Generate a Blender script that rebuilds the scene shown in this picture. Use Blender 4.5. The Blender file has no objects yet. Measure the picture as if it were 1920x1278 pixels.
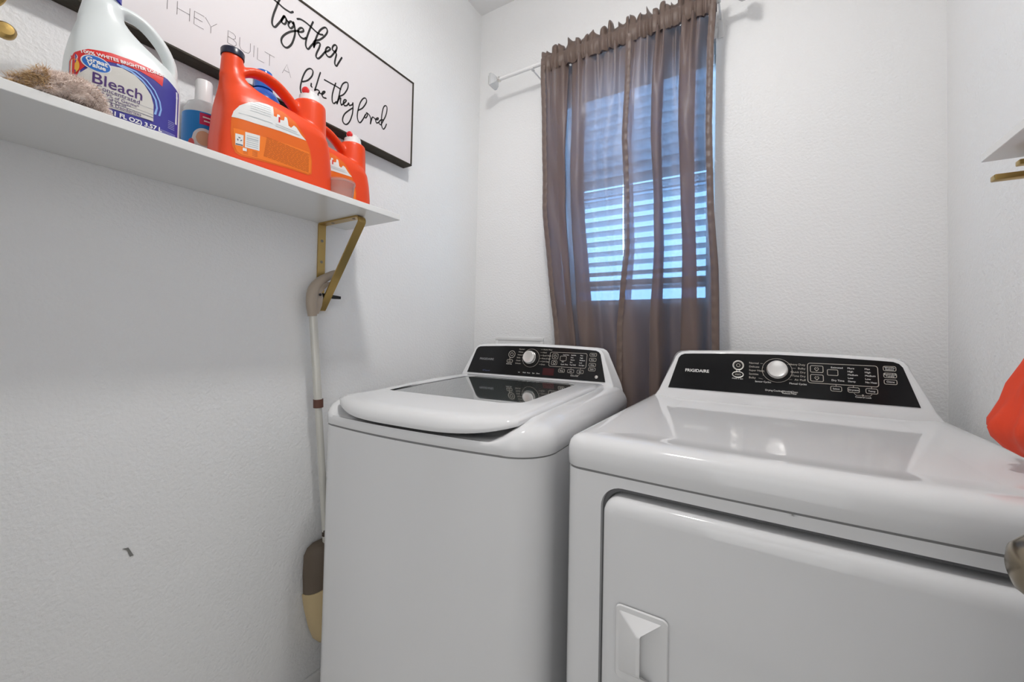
import bpy, bmesh, math, random, json
from mathutils import Vector, Matrix, noise
from mathutils.bvhtree import BVHTree
from mathutils.geometry import delaunay_2d_cdt

scene = bpy.context.scene
COL = scene.collection
PI = math.pi

# ------------------------------------------------------------------ camera
cd = bpy.data.cameras.new('camera')
cam = bpy.data.objects.new('camera', cd)
COL.objects.link(cam)
scene.camera = cam
cd.sensor_fit = 'HORIZONTAL'
cd.sensor_width = 36.0
cd.lens = 757.5762 / 1920 * 36.0
cd.shift_x = -1.726 / 1920
cd.shift_y = -30.572 / 1920
cd.clip_start = 0.02
_r = Vector((0.85163345, 0.52371691, 0.02100153))
_u = Vector((-0.00552827, -0.03109123, 0.99950126))
_f = Vector((-0.52410868, 0.85132481, 0.02358308))
cam.matrix_world = Matrix(((_r.x, _u.x, -_f.x, 1.12732), (_r.y, _u.y, -_f.y, -1.49403), (_r.z, _u.z, -_f.z, 1.10521), (0, 0, 0, 1)))

# ------------------------------------------------------------------ world, lights, exposure
world = bpy.data.worlds.new('world'); scene.world = world
world.use_nodes = True
wn = world.node_tree; wn.nodes.clear()
w_out = wn.nodes.new('ShaderNodeOutputWorld'); w_bg = wn.nodes.new('ShaderNodeBackground')
w_bg.inputs['Color'].default_value = (0.62, 0.82, 1.0, 1)
w_bg.inputs['Strength'].default_value = 8.0
wn.links.new(w_bg.outputs[0], w_out.inputs[0])

scene.view_settings.view_transform = 'Standard'
scene.view_settings.look = 'None'
scene.view_settings.gamma = 1.0
scene.view_settings.use_curve_mapping = False
scene.view_settings.exposure = 0.0

def point_light(name, loc, power, radius, color=(1, 0.985, 0.97)):
    l = bpy.data.lights.new(name, 'POINT'); l.energy = power; l.shadow_soft_size = radius; l.color = color
    o = bpy.data.objects.new(name, l); o.location = loc; COL.objects.link(o); return o

def area_light(name, loc, target, sx, sy, power, color=(1, 1, 1)):
    l = bpy.data.lights.new(name, 'AREA'); l.shape = 'RECTANGLE'; l.size = sx; l.size_y = sy; l.energy = power; l.color = color
    o = bpy.data.objects.new(name, l); o.location = loc
    o.rotation_euler = (Vector(target) - Vector(loc)).to_track_quat('-Z', 'Y').to_euler(); COL.objects.link(o); return o

LAMP = (0.77, -0.92, 2.40)
point_light('ceiling_bulb_light', LAMP, 4.2, 0.045)
area_light('ceiling_diffuser_light', (LAMP[0], LAMP[1], LAMP[2]), (LAMP[0], LAMP[1], 0), 0.11, 0.11, 6.6, (1, 0.985, 0.97))
area_light('hall_fill_light', (1.30, -2.55, 1.15), (0.25, -0.7, 0.9), 1.1, 1.7, 8.0, (1, 1, 1))  # unseen fill light added behind the camera, aimed towards the left wall

# ------------------------------------------------------------------ materials
MATS = {}
def mat(name, color, rough=0.5, metal=0.0, bump=0.0, bscale=100.0, spec=0.5, coat=0.0, emit=None, estr=1.0, trans=0.0, ior=1.45, mottled=0.0):
    if name in MATS: return MATS[name]
    m = bpy.data.materials.new(name); m.use_nodes = True
    nt = m.node_tree; b = nt.nodes['Principled BSDF']
    b.inputs['Base Color'].default_value = (*color, 1)
    b.inputs['Roughness'].default_value = rough
    b.inputs['Metallic'].default_value = metal
    b.inputs['Specular IOR Level'].default_value = spec
    b.inputs['Coat Weight'].default_value = coat
    b.inputs['Coat Roughness'].default_value = 0.05
    b.inputs['Transmission Weight'].default_value = trans
    b.inputs['IOR'].default_value = ior
    if emit:
        b.inputs['Emission Color'].default_value = (*emit, 1); b.inputs['Emission Strength'].default_value = estr
    tc = nt.nodes.new('ShaderNodeTexCoord')
    if bump > 0:
        n = nt.nodes.new('ShaderNodeTexNoise'); n.inputs['Scale'].default_value = bscale; n.inputs['Detail'].default_value = 3
        bp = nt.nodes.new('ShaderNodeBump'); bp.inputs['Strength'].default_value = bump; bp.inputs['Distance'].default_value = 0.002
        nt.links.new(tc.outputs['Object'], n.inputs['Vector']); nt.links.new(n.outputs['Fac'], bp.inputs['Height'])
        nt.links.new(bp.outputs['Normal'], b.inputs['Normal'])
    if mottled > 0:
        n = nt.nodes.new('ShaderNodeTexNoise'); n.inputs['Scale'].default_value = 6; n.inputs['Detail'].default_value = 4
        mx = nt.nodes.new('ShaderNodeMix'); mx.data_type = 'RGBA'
        mx.inputs['A'].default_value = (*color, 1); mx.inputs['B'].default_value = (*[c * (1 - mottled) for c in color], 1)
        nt.links.new(tc.outputs['Object'], n.inputs['Vector']); nt.links.new(n.outputs['Fac'], mx.inputs['Factor'])
        nt.links.new(mx.outputs['Result'], b.inputs['Base Color'])
    MATS[name] = m
    return m

M_wall = mat('painted_wall', (0.88, 0.883, 0.885), 0.42, bump=0.9, bscale=130, mottled=0.03, spec=0.4)
M_ceil = mat('ceiling_paint', (0.88, 0.88, 0.88), 0.8, bump=0.3, bscale=90)
M_floor = mat('floor_tile', (0.76, 0.74, 0.71), 0.4, bump=0.1, bscale=20, mottled=0.2)
M_grout = mat('grout', (0.25, 0.23, 0.21), 0.9)
M_trim = mat('white_trim', (0.82, 0.82, 0.81), 0.35)
M_app = mat('white_enamel', (0.79, 0.793, 0.80), 0.075, spec=0.5, bump=0.012, bscale=12)
M_plastic = mat('white_plastic', (0.82, 0.82, 0.82), 0.25)
M_seam = mat('seam_grey', (0.22, 0.22, 0.22), 0.6)
M_knob = mat('pearl_silver', (0.80, 0.79, 0.77), 0.28, metal=0.55)
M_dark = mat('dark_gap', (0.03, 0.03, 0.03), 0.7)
M_glassblk = mat('black_gloss_panel', (0.012, 0.012, 0.013), 0.14, spec=0.3, coat=0.0, bump=0.03, bscale=25)
M_ink = mat('white_ink', (0.88, 0.86, 0.82), 0.5)
M_ink2 = mat('beige_ink', (0.52, 0.48, 0.42), 0.5)
M_chrome = mat('brushed_chrome', (0.72, 0.70, 0.66), 0.25, metal=1.0)
M_lidglass = mat('tinted_lid_glass', (0.06, 0.072, 0.068), 0.03, spec=1.0, coat=1.0, ior=2.3)
M_brass = mat('brushed_brass', (0.50, 0.34, 0.12), 0.33, metal=1.0, bump=0.03, bscale=300)
M_steel = mat('screw_steel', (0.25, 0.22, 0.18), 0.4, metal=1.0)
M_shelf = mat('white_melamine', (0.80, 0.80, 0.79), 0.22)
M_orange = mat('orange_plastic', (0.80, 0.062, 0.008), 0.36, bump=0.03, bscale=30)
M_navy = mat('navy_plastic', (0.008, 0.01, 0.03), 0.3)
M_bluep = mat('blue_plastic', (0.01, 0.08, 0.42), 0.2)
M_hdpe = mat('white_hdpe', (0.70, 0.74, 0.74), 0.32)
M_pump = mat('white_nozzle', (0.78, 0.78, 0.77), 0.3)
M_red = mat('red_label', (0.68, 0.02, 0.02), 0.4)
M_indigo = mat('indigo_label', (0.045, 0.04, 0.28), 0.35)
M_cream = mat('cream_label', (0.62, 0.60, 0.56), 0.45)
M_white = mat('white_label', (0.78, 0.78, 0.77), 0.4)
M_sky = mat('logo_blue', (0.02, 0.14, 0.50), 0.4)
M_ltblue = mat('light_blue_print', (0.25, 0.42, 0.78), 0.4)
M_orlabel = mat('orange_label', (0.84, 0.15, 0.008), 0.4, mottled=0.15)
M_orlabel2 = mat('light_orange_print', (0.88, 0.20, 0.012), 0.4)
M_greyprint = mat('grey_print', (0.45, 0.50, 0.52), 0.5)
M_brownprint = mat('brown_print', (0.50, 0.10, 0.01), 0.5)
M_pinkp = mat('magenta_label', (0.55, 0.01, 0.09), 0.4)
M_softblue = mat('softener_blue', (0.01, 0.22, 0.62), 0.35)
M_yellow = mat('yellow_print', (0.85, 0.45, 0.05), 0.5)
M_purple = mat('purple_ink', (0.06, 0.02, 0.14), 0.5)
M_signw = mat('sign_face', (0.70, 0.665, 0.675), 0.55)
M_signf = mat('dark_wood_frame', (0.055, 0.045, 0.03), 0.7, bump=0.8, bscale=60, mottled=0.5)
M_signi = mat('black_ink', (0.008, 0.007, 0.007), 0.6)
M_signg = mat('grey_thin_ink', (0.16, 0.14, 0.14), 0.6)
M_beige = mat('beige_plastic', (0.42, 0.35, 0.28), 0.45)
M_cream2 = mat('cream_plastic', (0.58, 0.45, 0.25), 0.45)
M_brown = mat('brown_plastic', (0.12, 0.05, 0.035), 0.5)
M_taupe = mat('taupe_plastic', (0.15, 0.115, 0.085), 0.55, mottled=0.2)
M_tube = mat('pale_metal_tube', (0.66, 0.65, 0.60), 0.3, metal=0.2)
M_blackp = mat('black_plastic', (0.01, 0.01, 0.01), 0.45)
M_fluff = mat('pink_beige_fluff', (0.95, 0.80, 0.72), 0.9, bump=0.6, bscale=120, mottled=0.3)
M_fluff2 = mat('tan_fluff', (0.62, 0.42, 0.22), 0.9)
M_redcloth = mat('red_fabric', (0.80, 0.062, 0.018), 0.6, bump=0.3, bscale=25)
M_nickel = mat('satin_nickel', (0.30, 0.25, 0.18), 0.25, metal=1.0)
M_blind = mat('white_blind', (0.80, 0.82, 0.85), 0.5)
M_vinyl = mat('white_vinyl', (0.75, 0.77, 0.8), 0.4)
M_bulb = mat('lit_bulb', (1, 1, 1), 0.4, emit=(1, 0.95, 0.88), estr=25.0)
M_clear = mat('clear_plastic', (0.86, 0.87, 0.88), 0.12, trans=0.45, ior=1.3)
M_pinkcup = mat('clear_pinkish_cup', (0.9, 0.72, 0.68), 0.25, trans=0.75, ior=1.1)
M_frost = mat('milky_clear_plastic', (0.86, 0.88, 0.88), 0.12, trans=0.55, ior=1.25)
M_led = mat('dim_red_display', (0.05, 0.004, 0.006), 0.15, coat=0.5)

# window glass
def glass_mat():
    m = bpy.data.materials.new('window_glass'); m.use_nodes = True; nt = m.node_tree; nt.nodes.clear()
    o = nt.nodes.new('ShaderNodeOutputMaterial'); t = nt.nodes.new('ShaderNodeBsdfTransparent'); g = nt.nodes.new('ShaderNodeBsdfGlossy')
    t.inputs[0].default_value = (0.85, 0.92, 0.97, 1); g.inputs['Roughness'].default_value = 0.02
    x = nt.nodes.new('ShaderNodeMixShader'); x.inputs[0].default_value = 0.06
    nt.links.new(t.outputs[0], x.inputs[1]); nt.links.new(g.outputs[0], x.inputs[2]); nt.links.new(x.outputs[0], o.inputs[0]); return m
M_glass = glass_mat()

# thin brown satin: the weave lets a bluish part of the light straight through
def curtain_mat(name, opacity, col):
    m = bpy.data.materials.new(name); m.use_nodes = True; nt = m.node_tree
    b = nt.nodes['Principled BSDF']; o = nt.nodes['Material Output']
    b.inputs['Base Color'].default_value = (*col, 1); b.inputs['Roughness'].default_value = 0.42
    b.inputs['Sheen Weight'].default_value = 0.25; b.inputs['Sheen Roughness'].default_value = 0.4
    b.inputs['Specular IOR Level'].default_value = 0.5
    tc = nt.nodes.new('ShaderNodeTexCoord'); n = nt.nodes.new('ShaderNodeTexNoise'); n.inputs['Scale'].default_value = 9; n.inputs['Detail'].default_value = 3
    mp = nt.nodes.new('ShaderNodeMapping'); mp.inputs['Scale'].default_value = (3.5, 1, 0.5)
    bp = nt.nodes.new('ShaderNodeBump'); bp.inputs['Strength'].default_value = 0.35; bp.inputs['Distance'].default_value = 0.01
    nt.links.new(tc.outputs['Object'], mp.inputs['Vector']); nt.links.new(mp.outputs['Vector'], n.inputs['Vector'])
    nt.links.new(n.outputs['Fac'], bp.inputs['Height']); nt.links.new(bp.outputs['Normal'], b.inputs['Normal'])
    t = nt.nodes.new('ShaderNodeBsdfTransparent'); t.inputs[0].default_value = (0.50, 0.72, 1.0, 1)
    tl = nt.nodes.new('ShaderNodeBsdfTranslucent'); tl.inputs[0].default_value = (0.30, 0.27, 0.30, 1)
    y = nt.nodes.new('ShaderNodeMixShader'); y.inputs[0].default_value = 0.30
    nt.links.new(b.outputs[0], y.inputs[1]); nt.links.new(tl.outputs[0], y.inputs[2])
    x = nt.nodes.new('ShaderNodeMixShader'); x.inputs[0].default_value = opacity
    nt.links.new(t.outputs[0], x.inputs[1]); nt.links.new(y.outputs[0], x.inputs[2]); nt.links.new(x.outputs[0], o.inputs['Surface'])
    return m
M_curt = curtain_mat('sheer_brown_satin', 0.80, (0.245, 0.172, 0.14))
M_hem = curtain_mat('doubled_brown_satin', 0.97, (0.20, 0.14, 0.11))

# ------------------------------------------------------------------ mesh helpers
def mesh_obj(name, verts, faces, m, parent=None, smooth=False):
    me = bpy.data.meshes.new(name); me.from_pydata([tuple(v) for v in verts], [], faces); me.update()
    me.materials.append(m)
    if smooth:
        for p in me.polygons: p.use_smooth = True
    o = bpy.data.objects.new(name, me); COL.objects.link(o)
    if parent: o.parent = parent
    return o

def auto(o, ang=35):
    me = o.data
    for p in me.polygons: p.use_smooth = True
    bm = bmesh.new(); bm.from_mesh(me)
    for e in bm.edges:
        if len(e.link_faces) == 2 and e.calc_face_angle(0) > math.radians(ang): e.smooth = False
    bm.to_mesh(me); bm.free()
    return o

def bm_obj(name, bm, m, parent=None, ang=35):
    bmesh.ops.recalc_face_normals(bm, faces=bm.faces)
    me = bpy.data.meshes.new(name); bm.to_mesh(me); bm.free(); me.materials.append(m)
    o = bpy.data.objects.new(name, me); COL.objects.link(o)
    if parent: o.parent = parent
    return auto(o, ang)

def bx(bm, x0, x1, y0, y1, z0, z1, bev=0.0, seg=2, mtx=None):
    r = bmesh.ops.create_cube(bm, size=1.0)
    vs = r['verts']
    bmesh.ops.scale(bm, vec=(x1 - x0, y1 - y0, z1 - z0), verts=vs)
    bmesh.ops.translate(bm, vec=((x0 + x1) / 2, (y0 + y1) / 2, (z0 + z1) / 2), verts=vs)
    if mtx is not None: bmesh.ops.transform(bm, matrix=mtx, verts=vs)
    if bev > 0:
        es = list({e for v in vs for e in v.link_edges})
        bmesh.ops.bevel(bm, geom=es, offset=bev, segments=seg, affect='EDGES', profile=0.5)

def box(name, x0, x1, y0, y1, z0, z1, m, parent=None, bev=0.0, seg=2, mtx=None):
    bm = bmesh.new(); bx(bm, x0, x1, y0, y1, z0, z1, bev, seg, mtx); return bm_obj(name, bm, m, parent)

def loft(name, rings, m, parent=None, cap=True, ang=35, closed=True):
    n = len(rings[0]); V = [p for r in rings for p in r]; F = []
    for i in range(len(rings) - 1):
        for j in range(n if closed else n - 1):
            a = i * n + j; b = i * n + (j + 1) % n; F.append((a, b, b + n, a + n))
    if cap: F.append(tuple(range(n - 1, -1, -1))); F.append(tuple(range((len(rings) - 1) * n, len(rings) * n)))
    o = mesh_obj(name, V, F, m, parent)
    bm = bmesh.new(); bm.from_mesh(o.data); bmesh.ops.recalc_face_normals(bm, faces=bm.faces); bm.to_mesh(o.data); bm.free()
    return auto(o, ang)

def circ(c, r, n=24, ax='z', ry=None):
    out = []; ry = ry or r
    for k in range(n):
        a = 2 * PI * k / n; p, q = r * math.cos(a), ry * math.sin(a)
        if ax == 'z': out.append((c[0] + p, c[1] + q, c[2]))
        elif ax == 'x': out.append((c[0], c[1] + p, c[2] + q))
        else: out.append((c[0] + p, c[1], c[2] + q))
    return out

def lathe(name, prof, c, m, parent=None, n=28, ax='z', ang=40):
    """prof: (radius, height) pairs"""
    rings = []
    for r, h in prof:
        if ax == 'z': rings.append(circ((c[0], c[1], c[2] + h), max(r, 1e-4), n))
        elif ax == 'x': rings.append(circ((c[0] + h, c[1], c[2]), max(r, 1e-4), n, 'x'))
        else: rings.append(circ((c[0], c[1] + h, c[2]), max(r, 1e-4), n, 'y'))
    return loft(name, rings, m, parent, ang=ang)

def tube_rings(pts, r, n=12, flat=1.0):
    pts = [Vector(p) for p in pts]; rings = []; prev = None
    for i, p in enumerate(pts):
        t = (pts[min(i + 1, len(pts) - 1)] - pts[max(i - 1, 0)]).normalized()
        if prev is None:
            a = Vector((1, 0, 0)) if abs(t.x) < 0.9 else Vector((0, 1, 0)); u = (a - t * a.dot(t)).normalized()
        else: u = (prev - t * prev.dot(t)).normalized()
        prev = u; w = t.cross(u); rr = r[i] if isinstance(r, (list, tuple)) else r
        rings.append([p + u * math.cos(2 * PI * k / n) * rr * flat + w * math.sin(2 * PI * k / n) * rr for k in range(n)])
    return rings

def tube(name, pts, r, m, parent=None, n=12, flat=1.0):
    return loft(name, tube_rings(pts, r, n, flat), m, parent, ang=50)

def catmull(pts, k=6):
    if len(pts) < 3: return [tuple(p) for p in pts]
    P = [Vector(p) for p in pts]; P = [P[0] * 2 - P[1]] + P + [P[-1] * 2 - P[-2]]; out = []
    for i in range(1, len(P) - 2):
        for j in range(k):
            t = j / k; a, b, c, d = P[i - 1:i + 3]
            out.append(0.5 * ((2 * b) + (c - a) * t + (2 * a - 5 * b + 4 * c - d) * t * t + (3 * b - a - 3 * c + d) * t ** 3))
    out.append(P[-2]); return out

def prism(name, poly, x0, x1, m, parent=None, bev=0.0, seg=2, ax='x'):
    """poly in (y, z) extruded along x (ax='x'), or (x, z) along y, or (x, y) along z"""
    bm = bmesh.new(); bmprism(bm, poly, x0, x1, bev, seg, ax); return bm_obj(name, bm, m, parent)

def bmprism(bm, poly, x0, x1, bev=0.0, seg=2, ax='x'):
    def P(p, h): return (h, p[0], p[1]) if ax == 'x' else ((p[0], h, p[1]) if ax == 'y' else (p[0], p[1], h))
    a = [bm.verts.new(P(p, x0)) for p in poly]; b = [bm.verts.new(P(p, x1)) for p in poly]
    n = len(poly); fa = bm.faces.new(a); fb = bm.faces.new(list(reversed(b)))
    for i in range(n): bm.faces.new((a[i], b[i], b[(i + 1) % n], a[(i + 1) % n]))
    if bev > 0:
        es = list(set(fa.edges) | set(fb.edges))
        bmesh.ops.bevel(bm, geom=es, offset=bev, segments=seg, affect='EDGES', profile=0.5)

def fuse(name, tmp, m, parent, voxel=0.0028, iters=8):
    """weld overlapping closed shapes into one smooth skin"""
    bm = bmesh.new()
    for o in tmp:
        bm.from_mesh(o.data); me = o.data; bpy.data.objects.remove(o); bpy.data.meshes.remove(me)
    me = bpy.data.meshes.new(name); bm.to_mesh(me); bm.free()
    o = bpy.data.objects.new(name, me); COL.objects.link(o)
    r = o.modifiers.new('r', 'REMESH'); r.mode = 'VOXEL'; r.voxel_size = voxel
    s = o.modifiers.new('s', 'SMOOTH'); s.factor = 0.5; s.iterations = iters
    dg = bpy.context.evaluated_depsgraph_get(); ev = o.evaluated_get(dg)
    nm = bpy.data.meshes.new_from_object(ev); o.modifiers.clear(); o.data = nm; bpy.data.meshes.remove(me)
    nm.name = name; nm.materials.clear(); nm.materials.append(m)
    for p in nm.polygons: p.use_smooth = True
    if parent: o.parent = parent
    return o

def bvh_of(o): return BVHTree.FromPolygons([v.co.copy() for v in o.data.vertices], [tuple(p.vertices) for p in o.data.polygons])

def inside(p, poly):
    c = False; n = len(poly); x, y = p
    for i in range(n):
        a, b = poly[i], poly[(i + 1) % n]
        if (a[1] > y) != (b[1] > y) and x < (b[0] - a[0]) * (y - a[1]) / (b[1] - a[1]) + a[0]: c = not c
    return c

def wrap_pt(bvh, y, z, off, x0=0.4, fallback=0.0):
    h = bvh.ray_cast(Vector((x0, y, z)), Vector((-1, 0, 0)))
    k = 0
    while (h[0] is None or h[1].x < 0.08) and k < 40:      # past the rounded side: step in until the front is met
        y *= 0.985; k += 1; h = bvh.ray_cast(Vector((x0, y, z)), Vector((-1, 0, 0)))
    return (h[0].x + off if h[0] is not None else fallback, y, z)

def flat_mesh(poly, step):
    """triangulated 2D polygon with interior points"""
    P = []
    for i in range(len(poly)):
        a, b = poly[i], poly[(i + 1) % len(poly)]; d = math.dist(a, b); k = max(1, int(d / step))
        for j in range(k): P.append((a[0] + (b[0] - a[0]) * j / k, a[1] + (b[1] - a[1]) * j / k))
    n = len(P); xs = [p[0] for p in P]; ys = [p[1] for p in P]; pts = list(P)
    x = min(xs) + step / 2
    while x < max(xs):
        y = min(ys) + step / 2
        while y < max(ys):
            if inside((x, y), P) and min((x - q[0]) ** 2 + (y - q[1]) ** 2 for q in P) > (step * 0.4) ** 2: pts.append((x, y))
            y += step
        x += step
    r = delaunay_2d_cdt([Vector(p) for p in pts], [], [list(range(n))], 1, 1e-7)
    return [tuple(v) for v in r[0]], [tuple(f) for f in r[2]]

def decal(name, bvh, polys, m, parent, off=0.0006, step=0.006):
    """label printed on a curved front: polygons in (y, z) laid on the surface seen from +x"""
    V = []; F = []
    for poly in polys:
        v, f = flat_mesh(poly, step); b = len(V)
        V += [wrap_pt(bvh, p[0], p[1], off) for p in v]; F += [tuple(i + b for i in t) for t in f]
    o = mesh_obj(name, V, F, m, parent, True)
    bm = bmesh.new(); bm.from_mesh(o.data)
    for f in bm.faces:
        if f.normal.x < 0: f.normal_flip()
    bm.to_mesh(o.data); bm.free()
    if len(polys) > 3: o['kind'] = 'stuff'
    return o

def ell(cy, cz, ry, rz, n=28, a0=0.0, a1=2 * PI, rot=0.0):
    out = []
    for k in range(n):
        a = a0 + (a1 - a0) * k / n; p, q = ry * math.cos(a), rz * math.sin(a)
        out.append((cy + p * math.cos(rot) - q * math.sin(rot), cz + p * math.sin(rot) + q * math.cos(rot)))
    return out

_tc = {}
def text_geo(s, size, bold=0.0, align='LEFT', shear=0.0, space=1.0):
    """2D text: verts (x, y), faces"""
    key = (s, size, bold, align, shear, space)
    if key in _tc: return _tc[key]
    c = bpy.data.curves.new('t', 'FONT'); c.body = s; c.size = size; c.offset = bold; c.align_x = align; c.shear = shear; c.space_character = space
    c.resolution_u = 3
    o = bpy.data.objects.new('t', c); COL.objects.link(o)
    dg = bpy.context.evaluated_depsgraph_get(); me = bpy.data.meshes.new_from_object(o.evaluated_get(dg))
    r = ([(v.co.x, v.co.y) for v in me.vertices], [tuple(p.vertices) for p in me.polygons])
    bpy.data.objects.remove(o); bpy.data.curves.remove(c); bpy.data.meshes.remove(me)
    _tc[key] = r; return r

def decal_text(name, bvh, items, m, parent, off=0.0011):
    """items: (string, y, z, size, bold, align, rot)"""
    V = []; F = []
    for s, y, z, size, bold, al, rot in items:
        v, f = text_geo(s, size, bold, al); b = len(V); c, sn = math.cos(rot), math.sin(rot)
        V += [wrap_pt(bvh, y + p[0] * c - p[1] * sn, z + p[0] * sn + p[1] * c, off) for p in v]; F += [tuple(i + b for i in t) for t in f]
    o = mesh_obj(name, V, F, m, parent); o['kind'] = 'stuff'; return o

def stroke2d(pts, w, caps=True):
    """ribbon polygon strips around a 2D polyline -> verts, faces"""
    P = [Vector(p).to_2d() for p in pts]; V = []; F = []
    for i, p in enumerate(P):
        t = (P[min(i + 1, len(P) - 1)] - P[max(i - 1, 0)])
        t = t.normalized() if t.length > 1e-9 else Vector((1, 0)); n = Vector((-t.y, t.x)) * w / 2
        V += [tuple(p + n), tuple(p - n)]
        if i: F.append((2 * i - 2, 2 * i - 1, 2 * i + 1, 2 * i))
    if caps:
        for e in (P[0], P[-1]):
            b = len(V); V += [(e.x + math.cos(a) * w / 2, e.y + math.sin(a) * w / 2) for a in [2 * PI * k / 8 for k in range(8)]]; F.append(tuple(range(b, b + 8)))
    return V, F

# ------------------------------------------------------------------ tagging
def tag(o, label, cat, group=None):
    o['label'] = label; o['category'] = cat
    if group: o['group'] = group
    return o
def thing(name, label, cat, loc=(0, 0, 0), rz=0.0, group=None):
    o = bpy.data.objects.new(name, None); o.empty_display_size = 0.05; COL.objects.link(o)
    o.location = loc; o.rotation_euler = (0, 0, rz); return tag(o, label, cat, group)
def struct(o): o['kind'] = 'structure'; return o

# ================================================================== ROOM
W, H, YF = 1.5425, 2.595, -1.80
WX0, WX1, WZ0, WZ1, WT = 0.43, 0.991, 1.215, 2.12, 0.13       # window opening in the back wall
def hole_wall(name, axis, pos, thick, a0, a1, z0, z1, ha0, ha1, hz0, hz1, m):
    """one wall with a rectangular opening"""
    bm = bmesh.new()
    def add(p0, p1, q0, q1):
        if p1 - p0 < 1e-5 or q1 - q0 < 1e-5: return
        if axis == 'y': bx(bm, p0, p1, min(pos, pos + thick), max(pos, pos + thick), q0, q1)
        else: bx(bm, min(pos, pos + thick), max(pos, pos + thick), p0, p1, q0, q1)
    add(a0, ha0, z0, z1); add(ha1, a1, z0, z1); add(ha0, ha1, z0, hz0); add(ha0, ha1, hz1, z1)
    return struct(bm_obj(name, bm, m))
hole_wall('wall_back', 'y', 0.0, WT, -0.1, W + 0.1, 0, H + 0.1, WX0, WX1, WZ0, WZ1, M_wall)
wall_left = struct(box('wall_left', -0.1, 0, YF - 0.1, 0, 0, H + 0.1, M_wall))
struct(box('wall_right', W, W + 0.1, YF - 0.1, 0, 0, H + 0.1, M_wall))
hole_wall('wall_front', 'y', YF, -0.1, 0, W, 0, H + 0.1, 0.58, 1.42, 0.0, 2.04, M_wall)
struct(box('ceiling', 0, W, YF, 0, H, H + 0.1, M_ceil))
floor = struct(box('floor', -0.1, W + 0.1, YF - 0.1, WT, -0.06, -0.004, M_grout))
bm = bmesh.new(); bx(bm, 0, 0.296, 0, 0.296, -0.004, 0.0, 0.0015, 1); tile0 = None
for i in range(6):
    for j in range(7):
        x = 0.002 + i * 0.3; y = YF + 0.002 + j * 0.3
        if x + 0.296 > W + 0.02 or y + 0.296 > 0.02: continue
        if tile0 is None: tile0 = bm_obj('tile', bm, M_floor, floor); t = tile0
        else: t = tile0.copy(); COL.objects.link(t)
        t.location = (x, y, 0)
# a small chip and scuffs on the left wall
chip = prism('paint_chip', [(-1.190, 0.643), (-1.181, 0.642), (-1.172, 0.622), (-1.178, 0.622), (-1.183, 0.637)], 0.0, 0.0012, mat('chip_grey', (0.22, 0.22, 0.21), 0.8), wall_left)
# hall beyond the doorway (closes the room, behind the camera)
bm = bmesh.new()
bx(bm, -0.3, W + 0.3, -3.4, -3.3, 0, H); bx(bm, -0.4, -0.3, -3.3, YF - 0.1, 0, H); bx(bm, W + 0.3, W + 0.4, -3.3, YF - 0.1, 0, H)
bx(bm, -0.3, 0.0, YF - 0.15, YF - 0.1, 0, H); bx(bm, W, W + 0.3, YF - 0.15, YF - 0.1, 0, H)
struct(bm_obj('wall_hall', bm, M_wall))
struct(box('ceiling_hall', -0.4, W + 0.4, -3.4, YF - 0.1, H, H + 0.1, M_ceil))
struct(box('floor_hall', -0.4, W + 0.4, -3.4, YF - 0.1, -0.06, 0.0, M_floor))
bm = bmesh.new(); bx(bm, 0.52, 0.58, YF, YF + 0.015, 0, 2.10, 0.003); bx(bm, 1.42, 1.48, YF, YF + 0.015, 0, 2.10, 0.003); bx(bm, 0.52, 1.48, YF, YF + 0.015, 2.04, 2.10, 0.003)
struct(bm_obj('trim_1', bm, M_trim))
for nm, a in (('baseboard_left', (0, 0.012, YF, 0, 0, 0.09)), ('baseboard_right', (W - 0.012, W, YF, 0, 0, 0.09)), ('baseboard_back', (0.012, W - 0.012, -0.012, 0, 0, 0.09))):
    struct(box(nm, *a, M_trim, None, 0.003))
# open door leaf with its knob; only the tip of the knob reaches into the picture
door = bpy.data.objects.new('door_1', None); COL.objects.link(door); door['kind'] = 'structure'; door.location = (1.39, -1.775, 0)
leaf = box('door_leaf', -0.0175, 0.0175, 0.0, 0.835, 0.01, 2.02, M_trim, door, 0.002)
for z0, z1 in ((0.15, 0.85), (1.0, 1.9)):
    box('door_panel', -0.0195, -0.0165, 0.12, 0.68, z0, z1, M_trim, door, 0.0015)
lathe('door_rose', [(0.0, -0.010), (0.031, -0.010), (0.032, -0.006), (0.032, 0.0)], (-0.0175, 0.797, 0.92), M_nickel, door, ax='x')
lathe('door_knob', [(0.0, -0.066), (0.010, -0.0655), (0.019, -0.062), (0.026, -0.054), (0.0285, -0.045), (0.026, -0.035), (0.018, -0.027), (0.011, -0.020), (0.011, -0.008)], (-0.0175, 0.797, 0.92), M_nickel, door, ax='x')

# ------------------------------------------------------------------ ceiling lamp (above the frame)
lamp = thing('ceiling_lamp', 'round white ceiling lamp with three lit bulbs in the middle of the ceiling', 'lamp', (0.77, -0.92, H))
lathe('lamp_base', [(0.0, 0.0), (0.13, 0.0), (0.135, -0.02), (0.12, -0.04), (0.0, -0.045)], (0, 0, 0), M_plastic, lamp)
for k in range(3):
    a = 2 * PI * k / 3 + 0.4; c = (0.065 * math.cos(a), 0.065 * math.sin(a), -0.045)
    sk = lathe('bulb_socket', [(0.0, 0.0), (0.018, 0.0), (0.018, -0.04), (0.0, -0.04)], c, M_plastic, lamp, 16)
    lathe('bulb', [(0.0, -0.04), (0.014, -0.042), (0.024, -0.065), (0.029, -0.085), (0.024, -0.105), (0.012, -0.115), (0.0, -0.117)], c, M_bulb, lamp, 20)

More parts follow.
